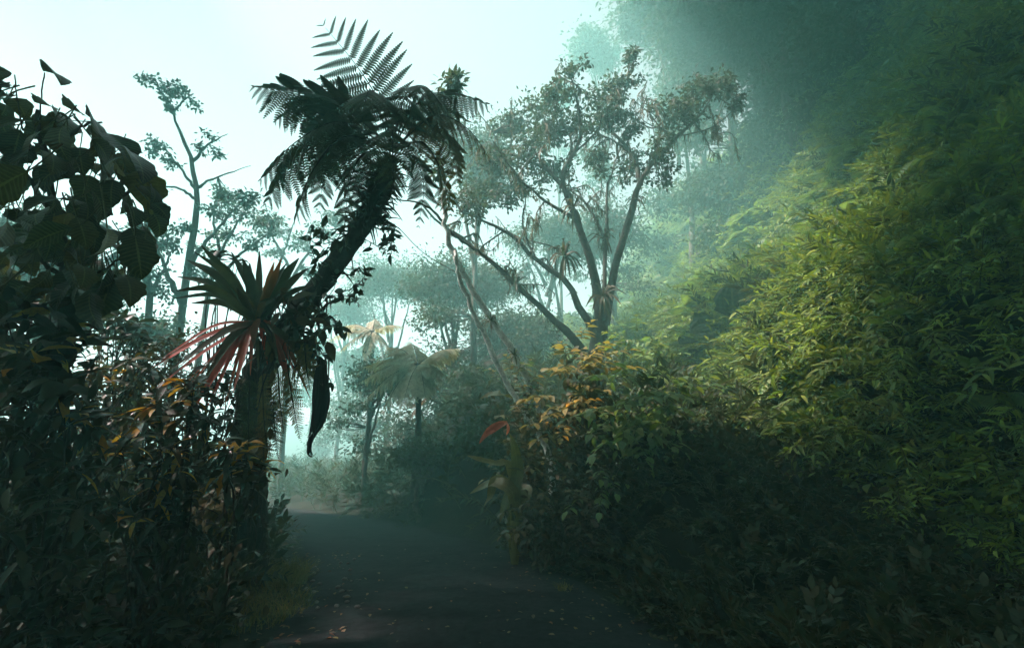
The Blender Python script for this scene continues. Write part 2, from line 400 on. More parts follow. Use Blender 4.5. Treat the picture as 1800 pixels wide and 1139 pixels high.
def spray_mb(seed, length=0.75, nl=11, leaf=0.24, tpl=T_lance, arch=0.5, stem_m=1):
    """arching cane along +Y (up +Z) with drooping lance leaves"""
    r = np.random.default_rng(seed); mb = MB()
    t = np.linspace(0, 1, 7); y = t*length; z = 0.32*length*np.sin(t*2.1)*arch*2-0.25*length*t**2
    x = 0.08*length*np.sin(t*3+seed)
    pts = np.stack([x, y, z], 1)
    mb.add(*tube(pts, np.linspace(0.008, 0.003, 7), 4), m=stem_m)
    tt = np.linspace(0.18, 1.0, nl); pos = bez(pts, 40)[(tt*39).astype(int)]
    D, PP = [], []
    for i, (q, p) in enumerate(zip(tt, pos)):
        for sd in ((-1, 1) if i < nl-1 else (0,)):
            d = np.array([sd*(0.95-0.35*q), 0.45+0.4*q, 0.15+r.normal()*0.18])+r.normal(size=3)*0.16
            D.append(d); PP.append(p)
    D = np.array(D); PP = np.array(PP)
    Rm = roll(frames(D), r.normal(size=len(D))*0.35)
    mb.add(*place(tpl, PP, Rm, leaf*r.uniform(0.7, 1.15, len(D))), m=0)
    return mb

proto = bpy.data.collections.new('cane_shapes')
def add_proto(coll, name, me):
    o = bpy.data.objects.new(name, me); coll.objects.link(o); return o
for k in range(5): add_proto(proto, 'cane_a%d' % k, spray_mb(k, 0.75+0.1*k, 10+k % 3, 0.18+0.012*k).mesh('cane', [M['slope'], M['stem']]))
for k in range(3): add_proto(proto, 'cane_b%d' % k, spray_mb(20+k, 0.8, 11, 0.19).mesh('cane', [M['lime'], M['stem']]))
add_proto(proto, 'cane_c0', spray_mb(31, 0.9, 14, 0.13, T_lance2).mesh('cane', [M['slope'], M['stem']]))
add_proto(proto, 'cane_c1', spray_mb(33, 0.55, 6, 0.22, T_ovate).mesh('cane', [M['green_shrub'], M['stem']]))

def fern_proto(seed, m):
    r = np.random.default_rng(seed); mb = MB(); L = 0.95
    for q in range(3):
        a = (q-1)*0.7+r.normal()*0.2; t = np.linspace(0, 1, 8)
        c = np.stack([np.sin(a)*t*L*0.8, np.cos(a)*t*L, 0.35*np.sin(t*2.4)-0.3*t**2], 1); mb.add(*tube(c, np.linspace(0.007, 0.002, 8), 4), m=1)
        T = nrm(np.gradient(c, axis=0)); S = nrm(np.cross(T, Z)); cc = bez(c, 26)[3:]; TT = nrm(np.gradient(cc, axis=0)); SS = nrm(np.cross(TT, Z)); k = np.linspace(0, 1, len(cc))
        for sd in (-1, 1):
            D = SS*sd+TT*0.35-Z*0.25; mb.add(*place(T_lance2, cc, frames(D), 0.26*np.sin(np.clip(k*0.85+0.15, 0, 1)*math.pi)**0.8+0.03), m=0)
    return mb
add_proto(proto, 'cane_d0', fern_proto(40, 'slope').mesh('fern_clump', [M['green_shrub'], M['stem']]))

def gn_scatter(name, pts, Rm, sc, idx, coll, label, cat):
    me = bpy.data.meshes.new(name); me.vertices.add(len(pts)); me.vertices.foreach_set('co', np.ascontiguousarray(pts, np.float32).ravel())
    a = me.attributes.new('rot', 'FLOAT_VECTOR', 'POINT'); a.data.foreach_set('vector', np.ascontiguousarray(euler(Rm), np.float32).ravel())
    a = me.attributes.new('scl', 'FLOAT', 'POINT'); a.data.foreach_set('value', np.ascontiguousarray(sc, np.float32))
    a = me.attributes.new('idx', 'INT', 'POINT'); a.data.foreach_set('value', np.ascontiguousarray(idx, np.int32))
    o = link(name, me); tag(o, label, cat, kind='stuff')
    ng = bpy.data.node_groups.new(name, 'GeometryNodeTree')
    ng.interface.new_socket('Geometry', in_out='INPUT', socket_type='NodeSocketGeometry')
    ng.interface.new_socket('Geometry', in_out='OUTPUT', socket_type='NodeSocketGeometry')
    gi = ng.nodes.new('NodeGroupInput'); go = ng.nodes.new('NodeGroupOutput')
    ci = ng.nodes.new('GeometryNodeCollectionInfo'); ci.inputs['Collection'].default_value = coll
    ci.inputs['Separate Children'].default_value = True; ci.inputs['Reset Children'].default_value = True
    ip = ng.nodes.new('GeometryNodeInstanceOnPoints'); ip.inputs['Pick Instance'].default_value = True
    def attr(n, t):
        q = ng.nodes.new('GeometryNodeInputNamedAttribute'); q.data_type = t; q.inputs['Name'].default_value = n
        return next(s for s in q.outputs if s.enabled and s.name == 'Attribute')
    ng.links.new(gi.outputs[0], ip.inputs['Points']); ng.links.new(ci.outputs[0], ip.inputs['Instance'])
    er = ng.nodes.new('FunctionNodeEulerToRotation')
    ng.links.new(attr('rot', 'FLOAT_VECTOR'), er.inputs[0]); ng.links.new(er.outputs[0], ip.inputs['Rotation'])
    ng.links.new(attr('scl', 'FLOAT'), ip.inputs['Scale']); ng.links.new(attr('idx', 'INT'), ip.inputs['Instance Index'])
    ng.links.new(ip.outputs[0], go.inputs[0])
    md = o.modifiers.new('scatter', 'NODES'); md.node_group = ng
    return o

def ground_normal(x, y, e=0.25):
    return nrm(np.stack([-(H(x+e, y)-H(x-e, y))/(2*e), -(H(x, y+e)-H(x, y-e))/(2*e), np.ones_like(x)], 1))

def slope_points(n, ylo, yhi, slo, shi, r):
    y = r.uniform(ylo, yhi, n); s = slo+(shi-slo)*r.random(n); x = toe(y)+s
    return x, y, s
r_ = np.random.default_rng(3)
XS, YS, SC, ID, NRMS = [], [], [], [], []
for (n, ylo, yhi, slo, shi, s0, s1) in ((18000, -2, 15, -0.3, 9, 0.7, 1.15), (15000, 10, 34, -0.5, 16, 0.85, 1.4), (7000, 30, 80, -3, 26, 1.5, 2.6)):
    x, y, s = slope_points(n, ylo, yhi, slo, shi, r_)
    dens = fbm(x*0.9+7, y*0.9+2, 3)
    keep = r_.random(n) < np.clip(0.8+dens*2.2, 0.1, 1)
    x, y, s, dens = x[keep], y[keep], s[keep], dens[keep]
    XS.append(x); YS.append(y); SC.append(r_.uniform(s0, s1, len(x))*(1+dens*0.4))
    m = r_.random(len(x)); band = fbm(x*0.5+1, y*0.5+30, 3)
    lime = (m < np.clip(0.38+band*1.5, 0.05, 0.9))
    idx = np.where(lime, 5+r_.integers(0, 3, len(x)), r_.integers(0, 5, len(x)))
    zone = fbm(x*0.33+80, y*0.33+12, 3)
    idx = np.where(r_.random(len(x)) < np.clip(0.12+zone*2.2, 0.04, 0.8), 8+2*(r_.random(len(x)) < 0.45), idx)
    idx = np.where(r_.random(len(x)) < np.clip(0.05-zone*1.2, 0.02, 0.5), 9, idx); ID.append(idx)
XS = np.concatenate(XS); YS = np.concatenate(YS); SC = np.concatenate(SC); ID = np.concatenate(ID)
NN = ground_normal(XS, YS, 0.6)
down = nrm(np.stack([-NN[:, 0]*0+np.sign(-1)*np.ones(len(XS)), np.zeros(len(XS)), -1.2*np.ones(len(XS))], 1))
D = nrm(NN*0.55+down*0.55+r_.normal(size=(len(XS), 3))*0.38+np.array([0, -0.25, 0.12]))
Rm = roll(frames(D), r_.normal(size=len(XS))*0.3)
pts = np.stack([XS, YS, H(XS, YS)], 1)+NN*(0.02+1.1*np.clip(fbm(XS*0.75+50, YS*0.75, 3)*1.7+0.35, 0, 1)*np.sqrt(r_.random(len(XS))))[:, None]
gn_scatter('slope_foliage', pts, Rm, SC, ID, proto, 'cascading lime and green leafy canes covering the steep bank', 'ground cover')

# ------------------------------------------------------------------ generic trees
def limb_tubes(mb, limbs, sides=8, n=14, rough=0.08):
    for pts, r0, r1 in limbs:
        p = bez(pts, n); k = np.linspace(0, 1, n)
        p = p + rng.normal(size=p.shape)*min(r0, 0.1)*0.25
        mb.add(*tube(p, r0+(r1-r0)*k**0.8, sides, rough))

def blob_crown(limbs, blobs, leaf, per_m2, tpl, twig_mb=None, clump=0.35, flat=0.75, seed=0, droop=0.3):
    """leaf clumps in uneven blobs; returns crown MB and adds twigs"""
    r = np.random.default_rng(seed); mb = MB()
    allp = np.concatenate([bez(l[0], 20)[4:] for l in limbs])
    for c, R in blobs:
        c = np.asarray(c); nc = max(6, int(9+R*R*8))
        dirs = nrm(r.normal(size=(nc, 3))); rad = R*r.random(nc)**0.45*r.uniform(0.75, 1.35, nc)
        cen = c+dirs*rad[:, None]*np.array([1, 1, flat])
        hub = allp[np.argmin(np.linalg.norm(allp-c, axis=1))]
        for q in cen:
            if twig_mb is not None and r.random() < 0.75:
                mid = (hub*0.45+q*0.55)+r.normal(size=3)*0.12*R+np.array([0, 0, -0.06*R])
                twig_mb.add(*tube(bez([hub, mid, q], 6), np.linspace(0.014+0.02*R, 0.005, 6), 4))
            nl = max(6, int(per_m2*R*R*4/nc*r.uniform(0.5, 1.5)))
            cs = clump*R*r.uniform(0.6, 1.25)
            o = r.normal(size=(nl, 3))*cs*np.array([1, 1, 0.55])
            d = nrm(o*0.8/cs+r.normal(size=(nl, 3))*0.9+np.array([0, 0, -droop]))
            mb.add(*place(tpl, q+o, roll(frames(d), r.normal(size=nl)*0.8), leaf*r.uniform(0.6, 1.25, nl)))
    return mb

def tree(name, label, cat, limbs, blobs, leaf=0.12, per=120, bark='bark2', leafmat='crown', tpl=T_small, group=None, seed=0, clump=0.35, flat=0.75, sides=8):
    base = np.asarray(limbs[0][0][0], float)
    t = thing(name, label, cat, base, group)
    tm = MB(); limb_tubes(tm, limbs, sides)
    cm = blob_crown(limbs, blobs, leaf, per, tpl, tm, clump, flat, seed)
    part('trunk', tm, M[bark], t)
    part('crown', cm, M[leafmat], t)
    return t

def PL(d, *pp):
    """pixel polyline at depth d (each point may carry its own depth offset)"""
    return [P(p[0], p[1], d+(p[2] if len(p) > 2 else 0)) for p in pp]
def BL(d, *pp):
    return [(P(p[0], p[1], d+(p[3] if len(p) > 3 else 0)), p[2]*d/FPX) for p in pp]
def hit(px, py, lift=0.0):
    for q in np.arange(3.0, 60, 0.1):
        p = P(px, py, q)
        if p[2] < H(p[0], p[1])+lift: return p, q
    return None, None
def to_ground(p, sink=0.2):
    p = np.array(p, float); return np.array([p[0], p[1], float(H(p[0], p[1]))-sink])

# --- big many-stemmed tree on the right
d = 13.2
b0 = P(1052, 700, d); g0 = to_ground(b0)
limbs = [([g0, b0, P(1048, 640, d), P(1056, 565, d)], 0.30, 0.24),
         (PL(d, (1056, 570), (1040, 470), (1008, 370), (990, 305), (1022, 235), (1004, 140)), 0.17, 0.03),
         (PL(d, (1005, 345), (960, 300, .4), (905, 275, .8), (855, 265, 1.2)), 0.09, 0.025),
         (PL(d, (1012, 385), (955, 350, -.5), (905, 305, -.8), (868, 250, -1)), 0.06, 0.02),
         (PL(d, (1062, 572), (1085, 455), (1116, 360), (1130, 312), (1182, 252), (1230, 205), (1262, 150)), 0.16, 0.02),
         (PL(d, (1126, 325), (1112, 270, .5), (1068, 222, 1), (1095, 170, .8), (1112, 100, .8)), 0.09, 0.02),
         (PL(d, (1112, 272, .5), (1082, 250, .8), (1050, 235, 1)), 0.05, 0.015),
         (PL(d, (1150, 290), (1165, 220), (1185, 170)), 0.04, 0.012),
         (PL(d, (1200, 238), (1250, 225), (1300, 185)), 0.03, 0.01),
         (PL(d, (1050, 600), (1000, 505), (940, 455), (880, 402), (810, 372)), 0.13, 0.03),
         (PL(d, (1030, 625), (985, 570), (920, 515), (860, 455), (800, 412), (745, 365)), 0.15, 0.03),
         (PL(d, (1055, 560, .5), (1066, 440, 1.5), (1068, 330, 2), (1092, 255, 2.4)), 0.10, 0.02),
         (PL(d, (1066, 430, 1.5), (1035, 365, 2), (985, 320, 2.4)), 0.06, 0.02),
         (PL(d, (940, 455), (920, 400, .5), (925, 340, .8)), 0.05, 0.015),
         (PL(d, (985, 440, 1), (960, 430, 1), (905, 415, 1.4), (870, 380, 1.6)), 0.04, 0.012)]
limbs = [(p_, a_*0.8, b_*0.8) for p_, a_, b_ in limbs]; r9 = np.random.default_rng(99)
for p_, a_, b_ in list(limbs[1:13]):                 # crooked side branches
    cc = bez(p_, 30)
    for q in range(4):
        i_ = int(r9.integers(9, 28)); v = nrm(r9.normal(size=3)+np.array([0, 0, 0.5])); L = r9.uniform(0.7, 1.6); k_ = r9.normal(size=(3, 3))*0.14
        limbs.append(([cc[i_], cc[i_]+v*L*0.35+k_[0], cc[i_]+v*L*0.7+k_[1], cc[i_]+v*L+k_[2]+Z*0.15], max(0.022, a_*0.25), 0.007))
blobs = BL(d, (1005, 128, 24), (990, 165, 34), (960, 205, 44, 1), (900, 225, 45, 2), (870, 285, 46, 1), (930, 270, 40, .5), (1000, 215, 46, .5),
           (1060, 165, 36, .8), (1112, 98, 22, .8), (1095, 140, 30, .8), (1050, 215, 36, 1), (1090, 205, 26, 1), (1108, 225, 22, .6),
           (1185, 175, 36), (1230, 160, 34), (1262, 150, 32), (1200, 210, 30), (1290, 185, 20), (1160, 260, 28), (1120, 290, 30, .4),
           (840, 330, 42, 1), (815, 360, 36), (870, 345, 34, .5), (920, 330, 36, 1), (985, 300, 34, 1.5), (1050, 290, 34, 2), (1175, 305, 24))
bt_ = tree('branching_tree', 'big many-stemmed tree with spreading mossy limbs below the steep green bank', 'tree', limbs, blobs, 0.135, 480, 'bark2', 'crown', seed=4, clump=0.25, sides=9)

ms = MB(); r6 = np.random.default_rng(66)                 # shaggy moss and hanging strands along its limbs
for pts_, r0, r1 in limbs:
    cc = bez(pts_, 40)
    for q in range(int(26+220*r0)):
        p = cc[int(r6.integers(1, 39))]+r6.normal(size=3)*r0*0.5; L = r6.uniform(0.1, 0.4)
        ms.add(*ribbon([p, p+r6.normal(size=3)*0.05-Z*L*0.5, p+r6.normal(size=3)*0.07-Z*L], 0.03, nrm(np.array([r6.normal(), -1, 0])), 0.3, 4, 'taper', 2))
part('moss', ms, M['brown'], bt_)['kind'] = 'stuff'
# --- slender misty trees on the left
d = 18.0
lm = [([to_ground(P(312, 640, d)), P(318, 560, d), P(338, 430, d), P(346, 340, d), P(338, 285, d), P(318, 235, d), P(303, 195, d)], 0.15, 0.04),
      (PL(d, (303, 200), (290, 175), (272, 140)), 0.07, 0.02), (PL(d, (303, 200), (320, 180), (340, 165)), 0.05, 0.02),
      (PL(d, (338, 285), (365, 255), (400, 235)), 0.07, 0.01), (PL(d, (345, 335), (320, 300), (285, 255)), 0.07, 0.02),
      (PL(d, (346, 330), (380, 312), (440, 292)), 0.06, 0.01), (PL(d, (330, 470), (375, 410), (425, 355)), 0.10, 0.02),
      (PL(d, (345, 350), (310, 330), (268, 330)), 0.06, 0.02), (PL(d, (322, 540), (290, 470), (268, 400)), 0.12, 0.02)]
tree('slender_tree', 'tall thin misty tree with a leaning leafy tip standing alone against the sky', 'tree', lm,
     BL(d, (262, 142, 17), (290, 152, 20), (318, 160, 16), (300, 185, 14), (338, 182, 12), (282, 258, 20), (300, 290, 16), (265, 268, 12), (372, 238, 11), (355, 262, 12), (380, 270, 12), (276, 330, 20),
        (395, 340, 18), (425, 352, 22), (375, 372, 20), (270, 395, 30), (290, 430, 28), (350, 480, 22), (440, 350, 16), (325, 400, 18)), 0.17, 230, 'bark2', 'crown_far', seed=8, clump=0.22, flat=0.7)
d = 20.0
lm = [([to_ground(P(352, 640, d)), P(362, 540, d), P(385, 450, d), P(428, 375, d)], 0.15, 0.03),
      (PL(d, (370, 510), (420, 450), (478, 405)), 0.10, 0.02), (PL(d, (388, 445), (375, 390), (380, 345)), 0.07, 0.02)]
tree('slender_tree', 'forked misty tree leaning toward the bromeliad, right of the tallest thin tree', 'tree', lm,
     BL(d, (390, 350, 26), (430, 375, 26), (465, 385, 22), (400, 410, 26), (445, 425, 20), (370, 440, 22), (480, 412, 16)), 0.17, 230, 'bark2', 'crown_far', seed=9, clump=0.22, flat=0.7)
d = 25.0
lm = [([to_ground(P(520, 600, d)), P(512, 520, d), P(490, 440, d), P(462, 385, d)], 0.14, 0.03),
      (PL(d, (508, 500), (545, 440), (590, 400)), 0.10, 0.02), (PL(d, (495, 455), (510, 410), (520, 380)), 0.06, 0.02)]
tree('slender_tree', 'pale misty tree seen between the bromeliad and the tree fern trunk', 'tree', lm,
     BL(d, (462, 395, 22), (500, 400, 24), (530, 430, 24), (570, 405, 22), (590, 380, 26), (480, 445, 20), (545, 480, 24)), 0.2, 160, 'bark2', 'crown_far', seed=10, clump=0.22, flat=0.7)
d = 17.0
lm = [([to_ground(P(255, 640, d)), P(262, 560, d), P(258, 480, d), P(240, 400, d)], 0.16, 0.04), (PL(d, (258, 500), (225, 440), (195, 400)), 0.10, 0.02), (PL(d, (260, 520), (290, 470), (300, 440)), 0.08, 0.02)]
tree('slender_tree', 'bushy misty tree half hidden behind the big dark leaves', 'tree', lm,
     BL(d, (255, 420, 34), (215, 450, 34), (270, 480, 30), (230, 510, 34), (190, 500, 30), (290, 520, 24), (150, 480, 40), (100, 520, 46), (60, 400, 60), (140, 420, 40)), 0.16, 200, 'bark2', 'crown_far', seed=11, clump=0.4, flat=0.6)

# --- misty wood closing the bend of the road
def bush_tree(label, px, py, d, R, seed, group, leafmat='crown_far', dens=150, leaf=0.2, name='wood_tree', nb=9, tall=1.0):
    r = np.random.default_rng(seed); top = P(px, py, d); g = to_ground(top)
    R = R*d/FPX; h = top[2]-g[2]
    lb = []
    for k in range(nb):
        v = nrm(r.normal(size=3)); v[2] = abs(v[2])*1.0-0.35
        lb.append((top+v*R*np.array([0.85, 0.85, 0.75*tall])*r.uniform(0.5, 1), R*r.uniform(0.32, 0.55)))
    # lower foliage skirt down to the ground
    for k in range(nb//2):
        f = r.random(); lb.append((g+(top-g)*f*0.8+np.array([r.normal()*R*0.55, r.normal()*R*0.55, 0.3]), R*r.uniform(0.3, 0.45)))
    lm = [([g, g*0.6+top*0.4+r.normal(size=3)*0.1*R, top], 0.05*R+0.08, 0.03)]
    for k in range(5):
        a = g*(0.55-0.08*k)+top*(0.45+0.08*k); lm.append(([a, a*0.4+lb[k][0]*0.6, lb[k][0]], 0.03*R+0.03, 0.015))
    return tree(name, label, 'tree', lm, lb, leaf, dens, 'bark2', leafmat, seed=seed, group=group, clump=0.4)
GW = 'misty trees behind the bend'
bush_tree('rounded misty tree directly behind the right side of the tree fern crown', 838, 290, 21, 85, 21, GW, 'crown', 280, 0.17)
bush_tree('dim misty tree low behind the leaning pale trunk', 800, 520, 23, 95, 22, GW, 'crown', 280, 0.17)
bush_tree('pale misty tree beneath the tree fern crown, left of the leaning trunks', 690, 500, 33, 75, 23, GW)
bush_tree('dark misty tree mass left of the many-stemmed trunk at road level', 905, 600, 20, 85, 24, GW, 'crown', 280, 0.17)
bush_tree('faint misty tree just right of the hanging black vine', 610, 560, 40, 60, 26, GW)
bush_tree('misty undergrowth tree between the tan ferns and the red leaf', 830, 690, 23, 85, 27, GW, 'crown', 200, 0.2)
bush_tree('grey misty tree deep behind the forked limbs', 960, 430, 30, 90, 28, GW)
bush_tree('misty tree filling the gap behind the two tall limbs', 1080, 420, 27, 75, 29, GW)
bush_tree('dark bush mass under the tan fern at the road bend', 760, 770, 22.0, 95, 41, GW, 'crown', 200, 0.2)
bush_tree('dark bush mass beside the road under the leaning trunks', 890, 770, 12.5, 85, 45, GW, 'crown', 260, 0.15)
bush_tree('dark bush hiding the stem of the tan tree fern', 745, 800, 14.0, 62, 48, GW, 'crown', 240, 0.14)
bush_tree('misty bush hiding the stem of the faint pale fern', 652, 672, 18.6, 60, 49, GW, 'crown_far', 200, 0.17)
GV = 'misty trees on the valley side'
bush_tree('misty tree low behind the gaps of the big-leaved tree', 90, 520, 15, 110, 111, GV, 'crown_far', 150, 0.2)
bush_tree('misty bush behind the fine-leaved brownish shrub', 250, 590, 18, 70, 112, GV, 'crown_far', 150, 0.2)
bush_tree('misty tree at the frame edge behind the broad dark leaves', -40, 440, 14, 120, 113, GV, 'crown_far', 150, 0.2)
bush_tree('very faint tree across the misty valley beyond the road', 560, 620, 52, 50, 114, GV, 'crown_far', 90, 0.35)
bush_tree('faint round tree across the valley just left of the tan fern', 640, 640, 46, 45, 115, GV, 'crown_far', 90, 0.35)
GH = 'hazy trees high on the hillside'
bush_tree('pale hazy tree top on the hill skyline left of the dark hillside', 1058, 85, 36, 50, 31, GH, name='hillside_tree', dens=170, leaf=0.28)
bush_tree('tiny faded tree top low on the hill skyline', 978, 165, 42, 26, 32, GH, name='hillside_tree', dens=160, leaf=0.3)
bush_tree('large hazy hillside tree at the top edge where sky meets hill', 1170, 40, 30, 85, 33, GH, name='hillside_tree', dens=190, leaf=0.28, nb=14)
bush_tree('dim hillside tree right of the large hazy one at the top edge', 1270, 60, 27, 95, 34, GH, name='hillside_tree', dens=190, leaf=0.26, nb=14)
bush_tree('dark hillside tree above the wispy tip of the many-stemmed tree', 1370, 40, 24, 95, 35, GH, name='hillside_tree', dens=190, leaf=0.25, nb=14)
bush_tree('darkest hillside tree near the upper corner over the bank', 1500, 10, 21, 90, 36, GH, 'crown', name='hillside_tree', dens=190, leaf=0.24, nb=12)
bush_tree('hillside tree closing the bright hole above the far bank', 1395, 115, 27, 75, 38, GH, name='hillside_tree', dens=190, leaf=0.25, nb=12)
bush_tree('hillside tree filling the gap above the far end of the bank', 1220, 170, 33, 75, 37, GH, name='hillside_tree', dens=170, leaf=0.28, nb=12)

# --- canopy trees added out of frame to shade foreground, verge, bend and bank
def canopy(label, base, top, R, seed, n):
    r = np.random.default_rng(seed); base = to_ground(np.array(base)); top = np.array(top, float)
    lm = [([base, base*0.5+top*0.5+np.array([0.3, 0.2, 0]), top], 0.35, 0.12)]
    lb = []
    for k in range(n):
        a = r.uniform(0, 2*math.pi); q = R*math.sqrt(r.random())
        c = top+np.array([q*math.cos(a), q*math.sin(a), r.normal()*0.6]); lb.append((c, r.uniform(1.0, 1.7)))
        if k < 9: lm.append(([base*0.25+top*0.75, (base*0.25+top*0.75)*0.4+c*0.6+np.array([0, 0, 0.4]), c], 0.10, 0.03))
    return tree('added_shade_tree', label, 'tree', lm, lb, 0.36, 70, 'bark', 'crown', seed=seed, group='unseen trees added for shade', tpl=T_small)
canopy('broad unseen tree added to shade the near end of the road', (-4.6, -3.5, 0), (-1.0, -2.5, 10.0), 6.0, 51, 40)
canopy('unseen tree added over the leafy verge to shade the road and tree fern', (-11.5, 0.5, 0), (-6.4, 3.6, 12.4), 3.0, 55, 34)
canopy('small unseen tree added to shade the road where it begins to bend', (-17.5, 6.0, 0), (-13.9, 7.9, 16.8), 1.9, 61, 16)
canopy('tall unseen tree added over the verge to shade the near bank', (-12.0, -1.0, 0), (-5.4, 1.3, 17.0), 4.8, 56, 62)
canopy('unseen tree added leaning out from the bank to shade its upper slope', (12.0, 3.0, 0), (5.2, 8.0, 19.5), 5.3, 52, 50)
canopy('tall unseen tree added over the road to shade the right of the bank', (-13.0, -6.0, 0), (-0.6, 2.2, 18.6), 4.7, 57, 58)
canopy('unseen valley-side tree added to shade the far left shrubs', (-21.0, 0.0, 0), (-18.0, 1.2, 15.0), 4.2, 58, 32)
canopy('tall unseen valley-side tree added to shade the bend of the road', (-28.0, 10.0, 0), (-19.0, 11.2, 22.5), 4.6, 60, 44)
canopy('unseen emergent tree added high up to shade the top of the bank', (17.0, 9.0, 0), (7.0, 15.0, 25.0), 5.0, 59, 44)
canopy('unseen tree added behind the viewpoint to darken the foreground', (3.2, -9.0, 0), (1.0, -8.5, 9.0), 6.0, 53, 34)
canopy('unseen tree added over the leafy road edge to shade the foreground', (-8.0, -3.0, 0), (-7.4, -2.2, 9.0), 4.2, 54, 28)

# ------------------------------------------------------------------ fern machinery
def pinna_mb(npn=14, width=0.30, droop=0.2, curl=0.0, taper=0.5):
    """unit pinna along +Y: midrib and a comb of narrow pinnules"""
    mb = MB(); t = np.linspace(0, 1, 7)
    a = droop*2*t; yc = np.concatenate([[0], np.cumsum(np.cos((a[1:]+a[:-1])/2)/6)]); zc = -np.concatenate([[0], np.cumsum(np.sin((a[1:]+a[:-1])/2)/6)])
    sp = np.stack([np.zeros(7), yc, zc], 1)
    mb.add(*ribbon(sp, 0.02, Z, 0.0, 7, 'taper', 2), m=0)
    tt = np.linspace(0.05, 0.98, npn)
    for q in tt:
        c = np.array([0, np.interp(q, t, yc), np.interp(q, t, zc)])
        L = width*0.5*(1-q**2.2*0.9)*(0.75+0.5*min(q*4, 1)*0.5)
        w = 0.86/npn
        for s in (-1, 1):
            e = c+np.array([s*L, L*0.25, -L*0.22])
            m_ = (c+e)/2+np.array([0, 0, L*0.05])
            hw = np.array([0, w*0.5, 0])
            V = np.array([c-hw, c+hw, m_+hw*0.95, m_-hw*0.95, e+hw*0.35, e-hw*0.35])
            mb.add(V, np.array([[0, 1, 2, 3], [3, 2, 4, 5]]) if s < 0 else np.array([[3, 2, 1, 0], [5, 4, 2, 3]]))
    return mb
def mb_tpl(mb): return np.concatenate(mb.V), np.concatenate(mb.F), np.concatenate(mb.U)
PN = mb_tpl(pinna_mb(15, 0.36, 0.22)); PN_wide = mb_tpl(pinna_mb(20, 0.21, 0.12)); PN_low = mb_tpl(pinna_mb(7, 0.30, 0.2))

def frond_frames(pts, n, width, face=None, droop=0.35, fwd=0.35, s0=0.16, prof=None, jit=0.11):
    K = 60; c = bez(pts, K); T = nrm(np.gradient(c, axis=0)); s = np.linspace(s0, 0.985, n)
    pos = np.stack([np.interp(s, np.linspace(0, 1, K), c[:, i]) for i in range(3)], 1)
    tg = nrm(np.stack([np.interp(s, np.linspace(0, 1, K), T[:, i]) for i in range(3)], 1))
    up = np.broadcast_to(Z if face is None else nrm(face), tg.shape)
    S = nrm(np.cross(tg, up)); N = np.cross(S, tg)
    L = width*(np.sin(np.clip((s-s0)/(1-s0)*0.86+0.14, 0, 1)**0.75*math.pi)**0.75*0.93+0.06)
    if prof: L = width*prof(s)
    P_, D_, N_, L_ = [], [], [], []
    for sd in (-1, 1):
        d = S*sd+tg*(fwd+0.5*s[:, None]**3)-Z*droop+rng.normal(size=tg.shape)*jit
        P_.append(pos); D_.append(d); N_.append(N); L_.append(L*rng.uniform(0.9, 1.08, n))
    P_, D_, N_, L_ = map(np.concatenate, (P_, D_, N_, L_))
    y = nrm(D_); x = nrm(np.cross(y, N_)); z = np.cross(x, y)
    return c, P_, np.stack([x, y, z], -1), L_

def frond(parent, pts, n, width, m, face=None, droop=0.35, tpl=PN, r0=0.014, split=False, rm='fibre', **k):
    c, Pp, Rr, L = frond_frames(pts, n, width, face, droop, **k)
    mb = MB(); mb.add(*tube(c[::3], np.linspace(r0, 0.003, 20), 5), m=0)
    if not split:
        mb.add(*place(tpl, Pp, Rr, L), m=1)
        return part('frond', mb, [M[rm], M[m]], parent)
    fo = part('frond', mb, [M[rm]], parent)
    pm = mesh_np('pinna', tpl[0], tpl[1], M[m], tpl[2]); org = np.array(parent.location)
    for p, R_, l in zip(Pp, Rr, L):
        o = link('pinna', pm, fo); o.matrix_local = Matrix.Translation(Vector(p-org)) @ Matrix(R_.tolist()).to_4x4() @ Matrix.Scale(float(l), 4)
    return fo

# ------------------------------------------------------------------ tree fern
d = 6.8
base = to_ground(P(440, 950, d), 0.15)
tf = thing('tree_fern', 'dark leaning tree fern with a wide crown of feathery fronds against the white sky', 'tree fern', base)
tp = [base, P(432, 860, d), P(440, 740, d), P(462, 640, d), P(540, 530, d), P(612, 435, d), P(655, 365, d), P(688, 275, d)]
tm = MB(); c = bez(tp, 60); k = np.linspace(0, 1, 60)
tm.add(*tube(c, np.interp(k, [0, .35, .55, .8, .93, 1], [.26, .21, .14, .115, .15, .09]), 14, 0.10))
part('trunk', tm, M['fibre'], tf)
CR = P(690, 262, d)
fm = MB()                                     # ragged fibre and stubs under the crown and along the trunk
for q in range(300):
    f = rng.choice([rng.uniform(0.80, 0.99), rng.uniform(0.45, 0.99)], p=[0.86, 0.14]); p = c[int(f*59)]
    dd = nrm(rng.normal(size=3)*np.array([1, 1, 0.4])+np.array([0, 0, -0.9 if rng.random() < 0.7 else 0.5])); L = rng.uniform(0.10, 0.36)
    s = p+nrm(dd*np.array([1, 1, 0.1]))*0.10
    fm.add(*tube(bez([s, s+dd*L*0.6, s+dd*L+np.array([0, 0, -0.12*L])], 5), np.linspace(0.018, 0.004, 5), 4))
part('fibre_skirt', fm, M['fibre'], tf)['kind'] = 'stuff'
up_face = nrm(CAM-CR)
frond(tf, PL(d, (690, 258), (672, 190), (628, 118), (566, 42)), 11, 0.78, 'fern_pale', up_face, 0.0, PN_wide, 0.013, True, s0=0.34, jit=0.04,
      prof=lambda s: np.clip(np.interp(s, [.3, .45, .6, .78, .92, 1], [.72, 1.0, .86, .66, .34, .10]), 0, 1))
